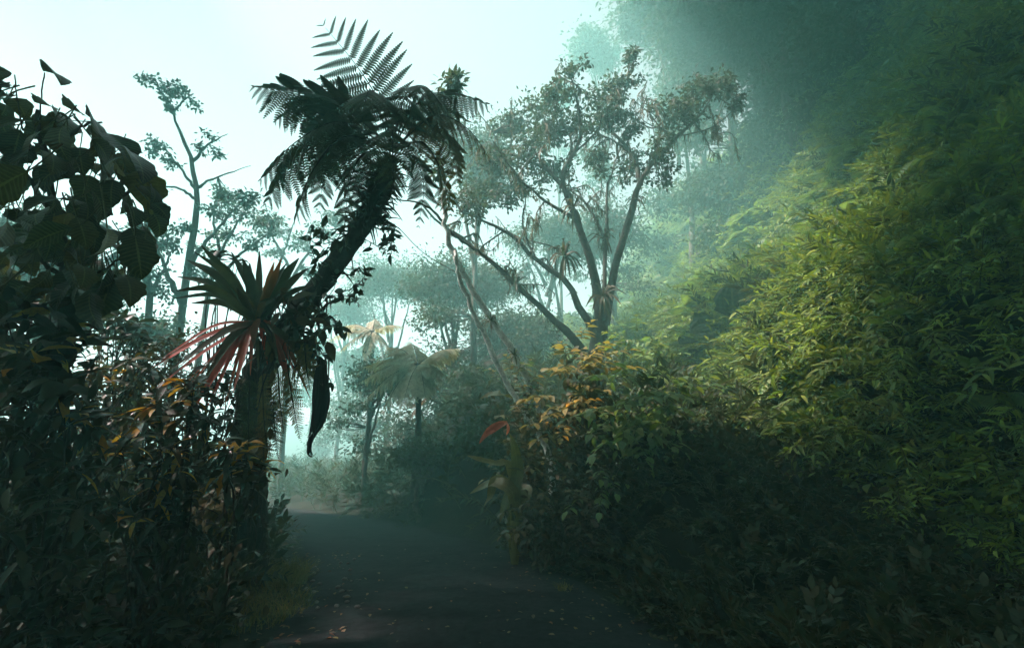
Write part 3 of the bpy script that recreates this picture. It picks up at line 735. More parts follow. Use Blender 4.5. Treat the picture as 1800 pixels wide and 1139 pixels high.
fr = [  # px polyline (with depth offsets), n, width, material, droop, split
    ([(688, 260), (610, 195, -.3), (530, 165, -.5), (443, 152, -.8)], 20, 0.62, 'fern', 0.25, True),
    ([(688, 260), (600, 180, .2), (540, 180, .4), (482, 214, .3)], 18, 0.55, 'fern', 0.5, True),
    ([(688, 262), (600, 215, -.5), (520, 250, -1.0), (456, 318, -1.2)], 20, 0.62, 'fern', 0.55, True),
    ([(688, 264), (590, 225, .1), (520, 275, .0), (464, 362, -.1)], 20, 0.60, 'fern', 0.6, True),
    ([(688, 266), (610, 240, -.7), (550, 300, -1.2), (516, 392, -1.4)], 18, 0.50, 'fern', 0.6, True),
    ([(688, 266), (620, 245, .8), (575, 290, 1.3), (560, 375, 1.5)], 16, 0.5, 'fern', 0.5, False),
    ([(692, 260), (740, 175, .2), (800, 165, .3), (866, 186, .4)], 18, 0.46, 'fern', 0.6, True),
    ([(690, 260), (712, 170, -.6), (745, 152, -1.2), (782, 192, -1.7)], 16, 0.50, 'fern', 0.55, False),
    ([(690, 262), (670, 180, -.7), (650, 160, -1.4), (640, 185, -2.0)], 15, 0.48, 'fern', 0.5, False),
    ([(694, 262), (760, 205, -.2), (820, 225, -.5), (868, 290, -.7)], 18, 0.40, 'fern_rust', 0.75, True),
    ([(694, 264), (745, 215, .5), (790, 260, .9), (806, 330, 1.0)], 16, 0.48, 'fern_rust', 0.4, False),
    ([(694, 266), (740, 250, -.4), (775, 300, -.6), (792, 380, -.6)], 16, 0.42, 'fern_gold', 0.3, False),
    ([(692, 262), (720, 190, .9), (770, 185, 1.7), (830, 220, 2.2)], 15, 0.5, 'fern', 0.5, False),
    ([(688, 262), (660, 190, 1.0), (610, 180, 1.8), (560, 215, 2.3)], 15, 0.5, 'fern', 0.5, False),
    ([(690, 264), (690, 230, -1.0), (690, 260, -1.6), (692, 340, -1.9)], 14, 0.44, 'fern', 0.5, False),
    ([(686, 270), (640, 270, -.5), (615, 320, -.8), (605, 400, -.9)], 14, 0.40, 'fern', 0.5, False),
    ([(690, 262), (700, 200, 1.2), (705, 190, 1.9), (712, 230, 2.6)], 14, 0.46, 'fern', 0.5, False),
    ([(694, 268), (730, 280, .2), (745, 330, .3), (735, 400, .3)], 13, 0.34, 'fern', 0.4, False),
    ([(684, 272), (650, 300, .3), (640, 350, .4), (650, 410, .4)], 13, 0.32, 'fern', 0.4, False)]
for pp, n, w, m, dr, sp in fr:
    frond(tf, PL(d, *pp), n, w*1.06, m, None, dr, PN, 0.013, sp)

# ------------------------------------------------------------------ leaves as separate parts
def leaf_parts(parent, me_list, pos, dirs, sc, rollv=0.4, r=None, name='leaf'):
    r = r or rng; org = np.zeros(3); p = parent
    while p is not None: org = org+np.array(p.location); p = p.parent
    Rm = roll(frames(np.asarray(dirs, float)), r.normal(size=len(pos))*rollv)
    for i in range(len(pos)):
        o = link(name, me_list[int(r.integers(len(me_list)))], parent)
        o.matrix_local = Matrix.Translation(Vector(pos[i]-org)) @ Matrix(Rm[i].tolist()).to_4x4() @ Matrix.Scale(float(sc[i]), 4)

def tmesh(tpl, m): return mesh_np('leaf', tpl[0], tpl[1], M[m], tpl[2])
LM = {}
def lm_(kind, m):
    if (kind, m) not in LM:
        tp_ = {'ovate': T_ovate, 'long': T_long, 'lance': T_lance}.get(kind)
        LM[(kind, m)] = tmesh(tp_, m)
    return LM[(kind, m)]

# --- climbing vine on the fern trunk
vn = thing('climbing_vine', 'small-leaved vine climbing the leaning tree fern trunk', 'vine', base+np.array([0.1, -0.2, 0]))
vm = MB(); vp, vd = [], []
for strand in ([(560, 540), (590, 500), (575, 450), (600, 410), (610, 380)], [(520, 560), (560, 500), (555, 460), (545, 430), (548, 400)],
               [(600, 470), (640, 480), (630, 500), (610, 520)], [(640, 420), (680, 440), (690, 420), (695, 400)], [(620, 440), (600, 430), (575, 415), (560, 400)],
               [(560, 520), (600, 520), (635, 525)], [(655, 380), (680, 400), (688, 445)], [(540, 545), (580, 560), (600, 580)]):
    q = bez(PL(d-0.2, *[(a, b, rng.normal()*0.12) for a, b in strand]), 16); vm.add(*tube(q, 0.006, 4))
    for i in range(2, 16):
        for _ in range(2): vp.append(q[i]+rng.normal(size=3)*0.03); vd.append(nrm(rng.normal(size=3)+np.array([0, -0.3, -0.5])))
part('stem', vm, M['root'], vn)
leaf_parts(vn, [lm_('ovate', 'vine')], np.array(vp), np.array(vd), rng.uniform(0.09, 0.19, len(vp)), 0.6)

# ------------------------------------------------------------------ bromeliad
d = 6.0
bc = P(452, 565, d)
br = thing('bromeliad', 'large bromeliad rosette with dark pointed leaves and drooping red lower leaves', 'bromeliad', bc)
tips = [(338, 465), (322, 492), (320, 515), (360, 440), (365, 478), (378, 455), (398, 470), (428, 462), (456, 450), (480, 468), (492, 462), (500, 470), (520, 462), (535, 478), (545, 505), (345, 535), (410, 452), (440, 500), (470, 500), (505, 505), (390, 520), (420, 510), (350, 452), (440, 470), (510, 482), (312, 528)]
for i, (tx, ty) in enumerate(tips):
    tx, ty = 452+(tx-452)*1.08, 560+(ty-560)*1.08; off = rng.normal()*0.5-0.1; tip = P(tx, ty, d+off); b_ = bc+rng.normal(size=3)*0.03
    mid = b_*0.45+tip*0.55+Z*0.09*abs(tx-450)/100+rng.normal(size=3)*0.02
    side = np.array([0, -1.0, 0.15]) if rng.random() < 0.7 else np.array([0.4, -0.8, 0.3])
    mb = MB().add(*ribbon([b_, mid, tip], rng.uniform(0.075, 0.115), side, 0.45, 12, 'strap'))
    part('leaf', mb, M['brom_or' if i in (9, 10, 18) else 'brom'], br)
low = [(255, 655), (270, 640), (290, 665), (310, 690), (300, 650), (330, 700), (345, 690), (362, 720), (375, 700), (395, 715), (285, 630), (320, 640), (410, 690), (350, 665), (500, 650), (520, 660), (515, 690), (545, 700), (490, 640), (470, 640), (455, 650), (440, 660), (265, 690), (300, 715), (330, 735), (535, 640), (560, 660)]
for i, (tx, ty) in enumerate(low):
    tip = P(tx, ty, d-0.25+rng.normal()*0.25); b_ = bc+np.array([rng.normal()*0.05, -0.05, -0.03])
    mid = b_*0.55+tip*0.45+Z*rng.uniform(0.06, 0.16)
    mb = MB().add(*ribbon([b_, mid, tip], rng.uniform(0.05, 0.10), np.array([0.1, -0.8, 0.6]), 0.4, 10, 'taper' if i % 2 else 'strap'))
    part('leaf', mb, M['brom_red' if i % 7 not in (4, 6) and tx < 560 else 'brom_old'], br)
fl = MB().add(*ribbon([P(456, 560, d-.25), P(448, 580, d-.3), P(446, 610, d-.3)], 0.09, np.array([0, -1, 0.2]), 0.3, 7, 'ovate'))
part('leaf', fl, M['brom_red'], br)

# dead leaves and moss clinging around the bromeliad root
dl = thing('dead_leaf_clump', 'tan and olive dead leaves wedged between bromeliad and fern trunk', 'dead leaves', P(500, 560, 5.9))
for (a, b_, L, dx, dz) in ((492, 548, .16, -.3, -.8), (510, 528, .22, .9, .35), (560, 575, .2, .5, -.8), (575, 600, .2, .5, -.9), (520, 560, .2, .8, -.3), (545, 560, .22, .9, -.2), (470, 600, .16, .3, -.8), (455, 625, .15, -.6, -.5), (505, 620, .14, .5, -.7), (480, 650, .14, .2, -.9)):
    p = P(a, b_, 5.75+rng.normal()*0.1)
    mb = MB().add(*place(T_ovate, p[None], roll(frames(np.array([[dx, -0.3, dz]])), rng.normal(size=1)*0.6), L*1.3)); part('leaf', mb, M['brom_old'], dl)
rm_ = MB()
for q in range(150):
    p = P(rng.uniform(430, 580), rng.uniform(520, 640), 6.25+rng.normal()*0.15); dd = nrm(np.array([rng.normal()*0.5, rng.normal()*0.4-0.2, rng.normal()*0.4-0.7]))
    L = rng.uniform(0.15, 0.55); rm_.add(*tube(bez([p, p+dd*L*0.5, p+dd*L*0.7-Z*L*0.5], 5), np.linspace(0.016, 0.003, 5), 4))
part('root_mass', rm_, M['fibre'], dl)

# leafy epiphyte shrub spilling at the right of the root mass
ep = thing('epiphyte', 'dark leafy epiphyte spilling from the fern trunk beside the bromeliad', 'epiphyte', P(560, 590, 6.2))
em = MB(); pp, dd_ = [], []
for q in range(20):
    a = P(rng.uniform(500, 560), rng.uniform(520, 600), 6.1); e = P(rng.uniform(470, 600), rng.uniform(520, 680), 5.9+rng.normal()*0.2)
    cc = bez([a, a*0.5+e*0.5+Z*0.08, e], 7); em.add(*tube(cc, 0.006, 4))
    for i in range(2, 7):
        for s_ in range(2): pp.append(cc[i]); dd_.append(nrm(rng.normal(size=3)+np.array([0.1, -0.3, -0.5])))
part('stem', em, M['root'], ep)
leaf_parts(ep, [lm_('ovate', 'vine'), lm_('ovate', 'dark'), lm_('long', 'dark'), lm_('ovate', 'brown')], np.array(pp), np.array(dd_), rng.uniform(0.09, 0.2, len(pp)), 0.6)

# hanging sword ferns below the bromeliad
GHF = 'sword ferns hanging under the bromeliad'
for i, (x0, y0, x1, y1, m, lab) in enumerate(((462, 650, 470, 800, 'fern_gold', 'longest golden sword fern hanging under the bromeliad'),
        (488, 640, 500, 765, 'fern_gold', 'golden sword fern hanging straight, second of the row under the bromeliad'),
        (505, 640, 528, 775, 'fern_gold', 'golden sword fern hanging nearest the black vine'),
        (440, 660, 440, 820, 'fern', 'dark sword fern hanging at the edge of the shrub'),
        (472, 700, 462, 850, 'fern_rust', 'rusty sword fern trailing lowest toward the roots'),
        (535, 600, 545, 690, 'fern_gold', 'short green-gold fern hanging above the black vine'),
        (480, 690, 490, 810, 'fern', 'dark sword fern hanging among the golden ones'))):
    a, e = P(x0, y0, 5.8), P(x1, y1, 5.7+rng.normal()*0.1)
    t = thing('hanging_fern', lab, 'fern', a, GHF)
    frond(t, [a, a*0.5+e*0.5+np.array([0.02, -0.08, 0]), e], 34, 0.14, m, np.array([0.2*rng.normal(), -1, 0.1]), 0.0, PN_low, 0.006, False, s0=0.06)

# black shrivelled hanging leaf
bv = thing('hanging_dead_frond', 'long black shrivelled frond dangling with a hooked tip', 'dead frond', P(568, 632, 5.6))
for (pl, w) in (([(568, 632), (572, 680), (562, 740), (546, 778), (547, 803)], 0.07), ([(560, 640), (556, 690), (550, 740), (542, 770)], 0.06), ([(576, 640), (576, 700), (572, 745)], 0.06), ([(564, 640), (562, 700), (554, 755), (545, 785)], 0.05)):
    for q in range(4):
        pts_ = PL(5.6, *[(a+rng.normal()*2.5, b_, rng.normal()*0.03) for a, b_ in pl])
        part('strip', MB().add(*ribbon(pts_, w*rng.uniform(0.4, 1), nrm(np.array([rng.normal()*0.6, -1, 0])), 0.6, 14, 'ovate' if q else 'strap')), M['dead'], bv)
part('hook', MB().add(*tube(bez(PL(5.6, (546, 770), (541, 790), (543, 800), (549, 803)), 12), np.linspace(0.016, 0.007, 12), 6)), M['dead'], bv)

# hanging roots at trunk foot
hr = thing('hanging_roots', 'curtain of thin brown roots hanging down the fern trunk to the ground', 'roots', P(455, 940, 6.4))
for q in range(34):
    x = rng.uniform(402, 468); a = P(x+rng.uniform(-6, 14), rng.uniform(640, 800), 6.35+rng.normal()*0.15); e = to_ground(P(x-rng.uniform(-6, 30), 945, 6.5+rng.normal()*0.2), 0.02)
    part('root', MB().add(*tube(bez([a, a*0.65+e*0.35+rng.normal(size=3)*0.07, a*0.3+e*0.7+rng.normal(size=3)*0.09, e], 12), rng.uniform(0.004, 0.012), 5, 0.1)), M['root'], hr)

# ------------------------------------------------------------------ big-leaved tree, upper left
d = 3.7
gb = to_ground(P(60, 900, d+0.5))
bt = thing('big_leaf_tree', 'dark tree with large drooping lobed leaves filling the upper left corner', 'tree', gb)
tm = MB()
limb_tubes(tm, [([gb, P(75, 700, d+.4), P(95, 560, d+.3), P(105, 450, d+.2), P(90, 330, d), P(70, 240, d), P(60, 190, d)], 0.05, 0.015),
                (PL(d, (100, 470), (150, 400), (220, 340), (255, 300)), 0.02, 0.008), (PL(d, (95, 380), (40, 300), (-40, 230)), 0.02, 0.008), (PL(d, (88, 300), (130, 230), (180, 215)), 0.016, 0.007),
                (PL(d, (100, 480), (30, 430), (-60, 400)), 0.02, 0.008), (PL(d, (104, 500), (170, 480), (215, 450)), 0.014, 0.006),
                (PL(d, (70, 240), (72, 180), (78, 128)), 0.006, 0.004), (PL(d, (40, 230), (30, 170), (26, 132)), 0.006, 0.004)])
part('trunk', tm, M['bark'], bt)
big = [tmesh(t_, 'bigleaf') for t_ in T_big]; bigg = [tmesh(t_, 'bigleaf_gold') for t_ in T_big[:2]]
r5 = np.random.default_rng(55); pos, dirs, scs = [], [], []
def inside(x, y):
    return (y > np.interp(x, [-150, 0, 60, 150, 220, 290], [150, 155, 185, 215, 265, 340])) and (y < np.interp(x, [-150, 0, 130, 180, 230, 290], [540, 520, 545, 520, 490, 320]))
while len(pos) < 295:
    x, y = r5.uniform(-170, 275), r5.uniform(140, 540)
    if not inside(x, y): continue
    pos.append(P(x, y, d+r5.normal()*0.45)); out = (x-70)/200
    dirs.append(nrm(np.array([out*0.8+r5.normal()*0.45, -0.25+r5.normal()*0.35, -0.55+r5.normal()*0.35]))); scs.append(r5.uniform(0.15, 0.27))
leaf_parts(bt, big, np.array(pos), np.array(dirs), np.array(scs), 0.5, r5)
pet = MB()
for p_, d_ in zip(pos, dirs): pet.add(*tube(bez([p_, p_-d_*0.05+Z*0.02, p_-d_*0.12+Z*0.10+(P(85, 380, d)-p_)*0.06], 5), np.linspace(0.0035, 0.005, 5), 4))
part('petioles', pet, M['stem'], bt)['kind'] = 'stuff'
# top and outer leaves placed along the outline
ol = [(20, 150, -.9, .2), (60, 180, .8, -.1), (110, 185, .9, -.2), (150, 200, .9, -.35), (190, 235, .8, -.5), (225, 265, .8, -.5), (215, 270, .5, -.8), (245, 290, .6, -.8), (230, 400, .6, -.7), (235, 430, .7, -.6), (160, 500, .2, -.9), (190, 490, .3, -.9), (140, 510, .0, -1), (15, 170, -.3, .1), (100, 200, .6, -.2), (170, 225, .7, -.5), (75, 125, .9, .05), (20, 128, -.9, .1)]
leaf_parts(bt, big, np.array([P(a, b_, d-0.1+r5.normal()*0.15) for a, b_, _, _ in ol]), np.array([[dx, -0.15, dz] for _, _, dx, dz in ol]), r5.uniform(0.22, 0.34, len(ol)), 0.3, r5)
leaf_parts(bt, bigg, np.array([P(245, 300, d-.2), P(120, 375, d-.5), P(135, 385, d-.5), P(100, 410, d-.5), P(200, 300, d-.2)]), np.array([[.6, -.2, -.8], [.2, -.5, -.7], [-.4, -.5, -.6], [.9, -.2, .1], [.8, -.1, -.4]]), np.array([.34, .17, .14, .16, .3]), 0.3, r5)

# ------------------------------------------------------------------ shrubs of the left verge
def rosette_shrub(label, px, py, d, rx, ry_, ntip, nl, leaf, mats, seed, group, kind='long', cat='shrub', filler='dark', nfill=260, up=0.25):
    r = np.random.default_rng(seed); c = P(px, py, d); g = to_ground(np.array([c[0]+0.1*r.normal(), c[1]+0.2, 0]), 0.05)
    t = thing('shrub', label, cat, g, group); sm = MB(); pos, dirs, sc = [], [], []
    fp = []
    for k in range(ntip):
        while True:
            u = r.uniform(-1, 1, 3)
            if u@u < 1: break
        tip = c+np.array([u[0]*rx, u[1]*rx*0.8, u[2]*ry_])*d/FPX
        hub = g*0.4+c*0.6+np.array([math.sin(k*2.4), math.cos(k*2.4), 0])*rx*0.25*d/FPX-Z*0.15; mid = hub*0.5+tip*0.5+r.normal(size=3)*0.05
        if k % 4 == 0: sm.add(*tube(bez([g+r.normal(size=3)*np.array([.08, .08, 0]), g*0.5+hub*0.5+r.normal(size=3)*0.05, hub], 7), 0.014, 5))
        cc = bez([hub, mid, tip], 9); sm.add(*tube(cc, np.linspace(0.012, 0.004, 9), 5))
        ax = nrm(tip-mid+np.array([0, -0.2, 0.2])); a0 = r.uniform(0, 6.28)
        x_ = nrm(np.cross(ax, np.array([0.3, 0.5, 0.8]))); y_ = np.cross(ax, x_)
        for j in range(nl):
            a = a0+j*2.399; el = up+r.normal()*0.3
            dv = (x_*math.cos(a)+y_*math.sin(a))*math.cos(el)+ax*math.sin(el)
            pos.append(tip-ax*0.012*j); dirs.append(dv); sc.append(leaf*LS*r.uniform(0.65, 1.2))
        for j in range(nfill//ntip):
            fp.append((cc[int(r.integers(1, 9))] if j % 3 else g+(hub-g)*r.random())+r.normal(size=3)*0.13)
    part('stem', sm, M['bark'], t)
    leaf_parts(t, [lm_(kind, m) for m in mats], np.array(pos), np.array(dirs), np.array(sc), 0.3, r)
    if nfill:
        fp = np.array(fp); dv = nrm(r.normal(size=fp.shape)+np.array([0, -0.3, -0.4]))
        part('foliage', MB().add(*place(T_ovate, fp, roll(frames(dv), r.normal(size=len(fp))*0.5), leaf*0.75*r.uniform(0.5, 1.1, len(fp)))), M[filler], t)
    return t
LS = 1.35
GL = 'leafy shrubs crowding the dark verge'
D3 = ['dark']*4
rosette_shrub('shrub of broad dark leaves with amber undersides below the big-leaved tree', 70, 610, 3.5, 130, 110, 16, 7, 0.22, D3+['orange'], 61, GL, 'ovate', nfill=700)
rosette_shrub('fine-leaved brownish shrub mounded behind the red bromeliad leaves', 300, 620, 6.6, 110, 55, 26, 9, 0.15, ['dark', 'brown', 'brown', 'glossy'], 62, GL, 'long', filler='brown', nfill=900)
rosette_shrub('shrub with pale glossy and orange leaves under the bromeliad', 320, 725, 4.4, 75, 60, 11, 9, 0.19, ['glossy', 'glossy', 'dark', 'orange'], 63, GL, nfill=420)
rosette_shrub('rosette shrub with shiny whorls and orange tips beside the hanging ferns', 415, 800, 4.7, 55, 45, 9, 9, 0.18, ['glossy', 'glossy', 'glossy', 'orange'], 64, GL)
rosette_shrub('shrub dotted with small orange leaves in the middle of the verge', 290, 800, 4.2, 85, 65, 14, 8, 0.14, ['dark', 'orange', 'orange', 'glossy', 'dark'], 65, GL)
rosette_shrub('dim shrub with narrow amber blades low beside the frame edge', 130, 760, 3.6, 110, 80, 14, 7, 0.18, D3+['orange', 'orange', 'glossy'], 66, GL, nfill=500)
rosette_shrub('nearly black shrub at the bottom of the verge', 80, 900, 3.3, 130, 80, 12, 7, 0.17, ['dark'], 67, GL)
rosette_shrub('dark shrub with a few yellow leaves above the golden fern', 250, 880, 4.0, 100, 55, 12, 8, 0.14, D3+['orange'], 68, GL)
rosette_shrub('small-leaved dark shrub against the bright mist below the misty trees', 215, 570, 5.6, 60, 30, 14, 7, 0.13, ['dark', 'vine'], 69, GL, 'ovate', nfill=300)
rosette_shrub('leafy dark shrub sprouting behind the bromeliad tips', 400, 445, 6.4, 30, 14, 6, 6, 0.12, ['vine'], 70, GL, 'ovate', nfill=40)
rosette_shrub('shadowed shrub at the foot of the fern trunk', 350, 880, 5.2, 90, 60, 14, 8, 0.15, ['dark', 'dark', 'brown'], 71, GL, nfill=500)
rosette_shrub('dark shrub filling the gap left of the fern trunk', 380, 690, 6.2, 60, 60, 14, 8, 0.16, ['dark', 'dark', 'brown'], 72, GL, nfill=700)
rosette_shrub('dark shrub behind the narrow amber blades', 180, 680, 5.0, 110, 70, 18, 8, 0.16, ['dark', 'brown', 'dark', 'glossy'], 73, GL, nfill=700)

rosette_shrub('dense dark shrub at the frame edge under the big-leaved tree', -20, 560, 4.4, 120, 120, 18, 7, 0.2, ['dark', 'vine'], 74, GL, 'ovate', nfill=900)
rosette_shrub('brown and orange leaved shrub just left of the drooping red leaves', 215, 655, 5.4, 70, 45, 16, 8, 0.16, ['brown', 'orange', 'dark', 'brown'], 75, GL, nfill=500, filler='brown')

tw = thing('bare_twig', 'thin bare twig curving across the front of the verge shrubs', 'twig', P(60, 738, 3.4))
part('twig', MB().add(*tube(bez(PL(3.4, (60, 738), (140, 738), (210, 728), (280, 708), (335, 670)), 24), np.linspace(0.005, 0.003, 24), 5)), M['root'], tw)

# golden fern catching the light near the road
for (lab, pl, w, m, dd2) in (('bright golden fern frond arching at the road edge', [(300, 880), (345, 888), (385, 905), (410, 945)], 0.20, 'fern_gold', 4.6),
                        ('paler fern frond arching just behind the golden one', [(345, 900), (375, 872), (410, 862), (428, 875)], 0.12, 'fern_dry', 5.0),
                        ('dim yellowish fern standing among the verge shrubs', [(200, 920), (205, 870), (222, 838), (238, 832)], 0.13, 'fern_gold', 4.0),
                        ('small amber fern beside the golden fern', [(318, 915), (322, 890), (345, 865), (355, 870)], 0.10, 'fern_gold', 4.4)):
    ps = PL(dd2, *pl); g = to_ground(ps[0], 0.03)
    t = thing('ground_fern', lab, 'fern', g, 'ferns at the verge')
    frond(t, [g, ps[0]]+ps[1:], 22, w, m, nrm(np.array([0, -0.7, 0.7])), 0.15, PN, 0.006, m == 'fern_gold' and dd2 > 4.5, s0=0.45)

# ------------------------------------------------------------------ leaning pale trunks
d = 10.0
def lean(label, pl, d, r0, r1, clumps, seed, cat='tree', bark='pale'):
    r = np.random.default_rng(seed); ps = PL(d, *pl); g = to_ground(ps[0])
    t = thing('leaning_tree', label, cat, g, 'leaning trunks at the bend')
    mb = MB(); limb_tubes(mb, [([g]+ps, r0, r1)], 9, 40, 0.06)
    part('trunk', mb, M[bark], t); return t
lean('thin pale leaning trunk with white lichen, lower of the two', [(965, 800), (900, 690), (850, 590), (812, 500), (798, 440)], 9.4, 0.07, 0.035, 0, 1)
t = lean('grey leaning trunk with tufts of epiphytes, upper of the two', [(1000, 800), (950, 715), (905, 625), (850, 540), (810, 470), (785, 400), (778, 330)], 10.2, 0.09, 0.045, 0, 2)
tm = MB(); limb_tubes(tm, [(PL(10.4, (785, 400), (760, 370), (730, 355), (690, 350)), 0.035, 0.012), (PL(10.4, (788, 405), (830, 435), (880, 470)), 0.04, 0.02), (PL(10.4, (778, 335), (770, 280), (790, 220), (792, 150)), 0.03, 0.012)])
part('branch', tm, M['bark2'], t)
lv = MB()
for (a, b_, R) in ((792, 150, 20), (798, 140, 12), (770, 300, 16)):
    n = 90; o = rng.normal(size=(n, 3))*R*0.5*10.4/FPX; lv.add(*place(T_ovate, P(a, b_, 10.4)+o, roll(frames(nrm(o+rng.normal(size=(n, 3))*0.1)), rng.normal(size=n)*0.6), 0.15))
part('crown', lv, M['crown'], t)
tw = thing('bare_twig', 'thin bare liana slanting under the fern crown toward the pale trunk', 'twig', P(715, 415, 10))
part('twig', MB().add(*tube(bez(PL(10, (700, 400), (745, 445), (800, 478)), 14), 0.008, 5)), M['bark2'], tw)

def tuft(label, px, py, d, L, n, seed, m=('brom_old', 'brown', 'brom'), down=0.1, group='epiphyte tufts on the limbs'):
    r = np.random.default_rng(seed); c = P(px, py, d); t = thing('epiphyte_tuft', label, 'epiphyte', c, group)
    for k in range(n):
        v = nrm(r.normal(size=3)+np.array([0, -0.2, 0.25-down])); e = c+v*L*r.uniform(0.6, 1.1)
        part('leaf', MB().add(*ribbon([c+v*0.02, c+(e-c)*0.55+Z*0.12*L, e-Z*L*0.25], L*0.11, nrm(np.array([r.normal()*0.3, -0.8, 0.6])), 0.3, 6, 'strap')), M[m[int(r.integers(len(m)))]], t)
tuft('spiky dark bromeliad on the fork of the many-stemmed tree', 992, 450, 12.6, 0.62, 26, 81, ('brom', 'brom_old'))
tuft('shaggy bromeliad tuft on the lower leaning limb', 905, 500, 12.8, 0.5, 18, 82)
tuft('dry tuft on the main fork below the tall limbs', 1062, 420, 13.0, 0.5, 18, 83, ('brom_old', 'brown'))
tuft('dry brown tuft hanging at the trunk fork', 1058, 520, 12.9, 0.6, 22, 84, ('brom_old', 'brown'), 0.9)
tuft('bromeliad tuft high on the left limb', 1008, 365, 12.9, 0.5, 16, 85)
tuft('hanging dead tuft on the right limb bend', 1120, 350, 13.0, 0.4, 10, 86, ('dead', 'brown'), 1.0)
tuft('small pinkish tuft on the grey leaning trunk', 862, 565, 10.1, 0.22, 20, 87, ('brom_old', 'yellow_shrub', 'brom_old', 'brown'), 0.3)
tuft('brown tuft on the grey leaning trunk just above the shrubs', 905, 625, 10.1, 0.22, 18, 88, ('brom_old', 'brown', 'yellow_shrub'), 0.5)
tuft('leafy tuft low on the left leaning limb', 845, 450, 13.0, 0.4, 14, 89)

# ------------------------------------------------------------------ shrubs right of the road
def leafy_shrub(label, px, py, d, rx, ry_, nst, leaf, mats, seed, kind='ovate', nl=9, filler=None, nfill=0, group='shrubs at the foot of the bank', name='shrub'):
    r = np.random.default_rng(seed); c = P(px, py, d); g = to_ground(np.array([c[0]+0.3, c[1]+0.4, 0]), 0.05)
    t = thing(name, label, 'shrub', g, group); sm = MB(); pos, dirs, sc, fp = [], [], [], []
    for k in range(nst):
        u = r.normal(size=3)*0.55; u = u/max(1, np.linalg.norm(u)); u[1] = -abs(u[1])
        tip = c+np.array([u[0]*rx, u[1]*rx*0.7, u[2]*ry_])*d/FPX; sd = nrm(tip-g+np.array([u[0], -0.5, 0]))
        hub = g*0.5+c*0.5+np.array([math.sin(k*2.4), math.cos(k*2.4)*0.5, 0])*rx*0.3*d/FPX; mid = hub*0.4+tip*0.6-Z*0.02; cc = bez([hub, mid, tip], 10)
        if k % 5 == 0: sm.add(*tube(bez([g, g*0.5+hub*0.5+r.normal(size=3)*0.06, hub], 6), 0.016, 5)); sm.add(*tube(cc, np.linspace(0.014, 0.004, 10), 5))
        ts = nrm(cc[-1]-cc[-3]+np.array([u[0]*0.4, -0.3, -0.12])); s_ = nrm(np.cross(ts, Z))
        tw_ = bez([cc[-2], cc[-1], cc[-1]+ts*leaf*1.8-Z*0.25*leaf], nl+2)
        sm.add(*tube(tw_, 0.004, 4))
        for j in range(nl):
            sg = 1 if j % 2 else -1
            dv = s_*sg*0.9+ts*0.6+r.normal(size=3)*0.15-Z*0.15; pos.append(tw_[j+1]); dirs.append(dv); sc.append(leaf*r.uniform(0.7, 1.15))
        pos.append(tw_[-1]); dirs.append(ts-Z*0.2); sc.append(leaf)
        fp += [(cc[int(r.integers(2, 9))] if q % 2 else g+(hub-g)*r.random()+r.normal(size=3)*np.array([.15, .1, .05]))+r.normal(size=3)*0.14 for q in range(2*nfill//nst)]
    part('stem', sm, M['stem'], t)
    leaf_parts(t, [lm_(kind, m) for m in mats], np.array(pos), np.array(dirs), np.array(sc), 0.25, r)
    if filler:
        fp = np.array(fp); dv = nrm(r.normal(size=fp.shape)+np.array([0, -0.4, -0.3]))
        part('foliage', MB().add(*place(T_ovate, fp, roll(frames(dv), r.normal(size=len(fp))*0.5), leaf*0.85*r.uniform(0.6, 1.1, len(fp)))), M[filler], t)
    return t
leafy_shrub('shrub with fresh green oval leaves at the foot of the bank', 1105, 715, 8.2, 105, 85, 28, 0.25, ['green_shrub'], 91, nl=8, filler='green_shrub', nfill=300)
leafy_shrub('shrub with tan-yellow leaves beside the grey leaning trunk', 1010, 660, 9.4, 70, 80, 26, 0.24, ['yellow_shrub'], 92, nl=8, filler='brown', nfill=260)
leafy_shrub('small shrub with orange-tan leaves in front of the yellow one', 990, 730, 8.8, 45, 40, 12, 0.22, ['yellow_shrub', 'yellow_shrub', 'yellow_shrub', 'orange'], 93, nl=8, filler='brown', nfill=120)
leafy_shrub('brownish shrub at the foot of the leaning trunks', 925, 790, 8.8, 60, 70, 18, 0.17, ['yellow_shrub', 'brown', 'brown'], 94, nl=8, filler='brown', nfill=400)
leafy_shrub('dim olive shrub between the leaning trunks and the mist', 900, 690, 10.2, 50, 50, 14, 0.2, ['brown', 'yellow_shrub', 'green_shrub'], 95, nl=7, filler='brown', nfill=200)
leafy_shrub('low shaded shrub under the fresh green shrub', 1060, 850, 7.6, 110, 50, 18, 0.18, ['green_shrub', 'dark'], 96, nl=7, filler='dark', nfill=500)
leafy_shrub('dark green shrub against the trunk of the many-stemmed tree', 1120, 620, 11.5, 70, 50, 16, 0.22, ['green_shrub', 'slope'], 97, nl=8, filler='green_shrub', nfill=300)
leafy_shrub('unlit shrub at the dark right verge of the road', 960, 900, 7.4, 90, 40, 14, 0.15, ['dark', 'brown'], 98, nl=7, filler='dark', nfill=500)

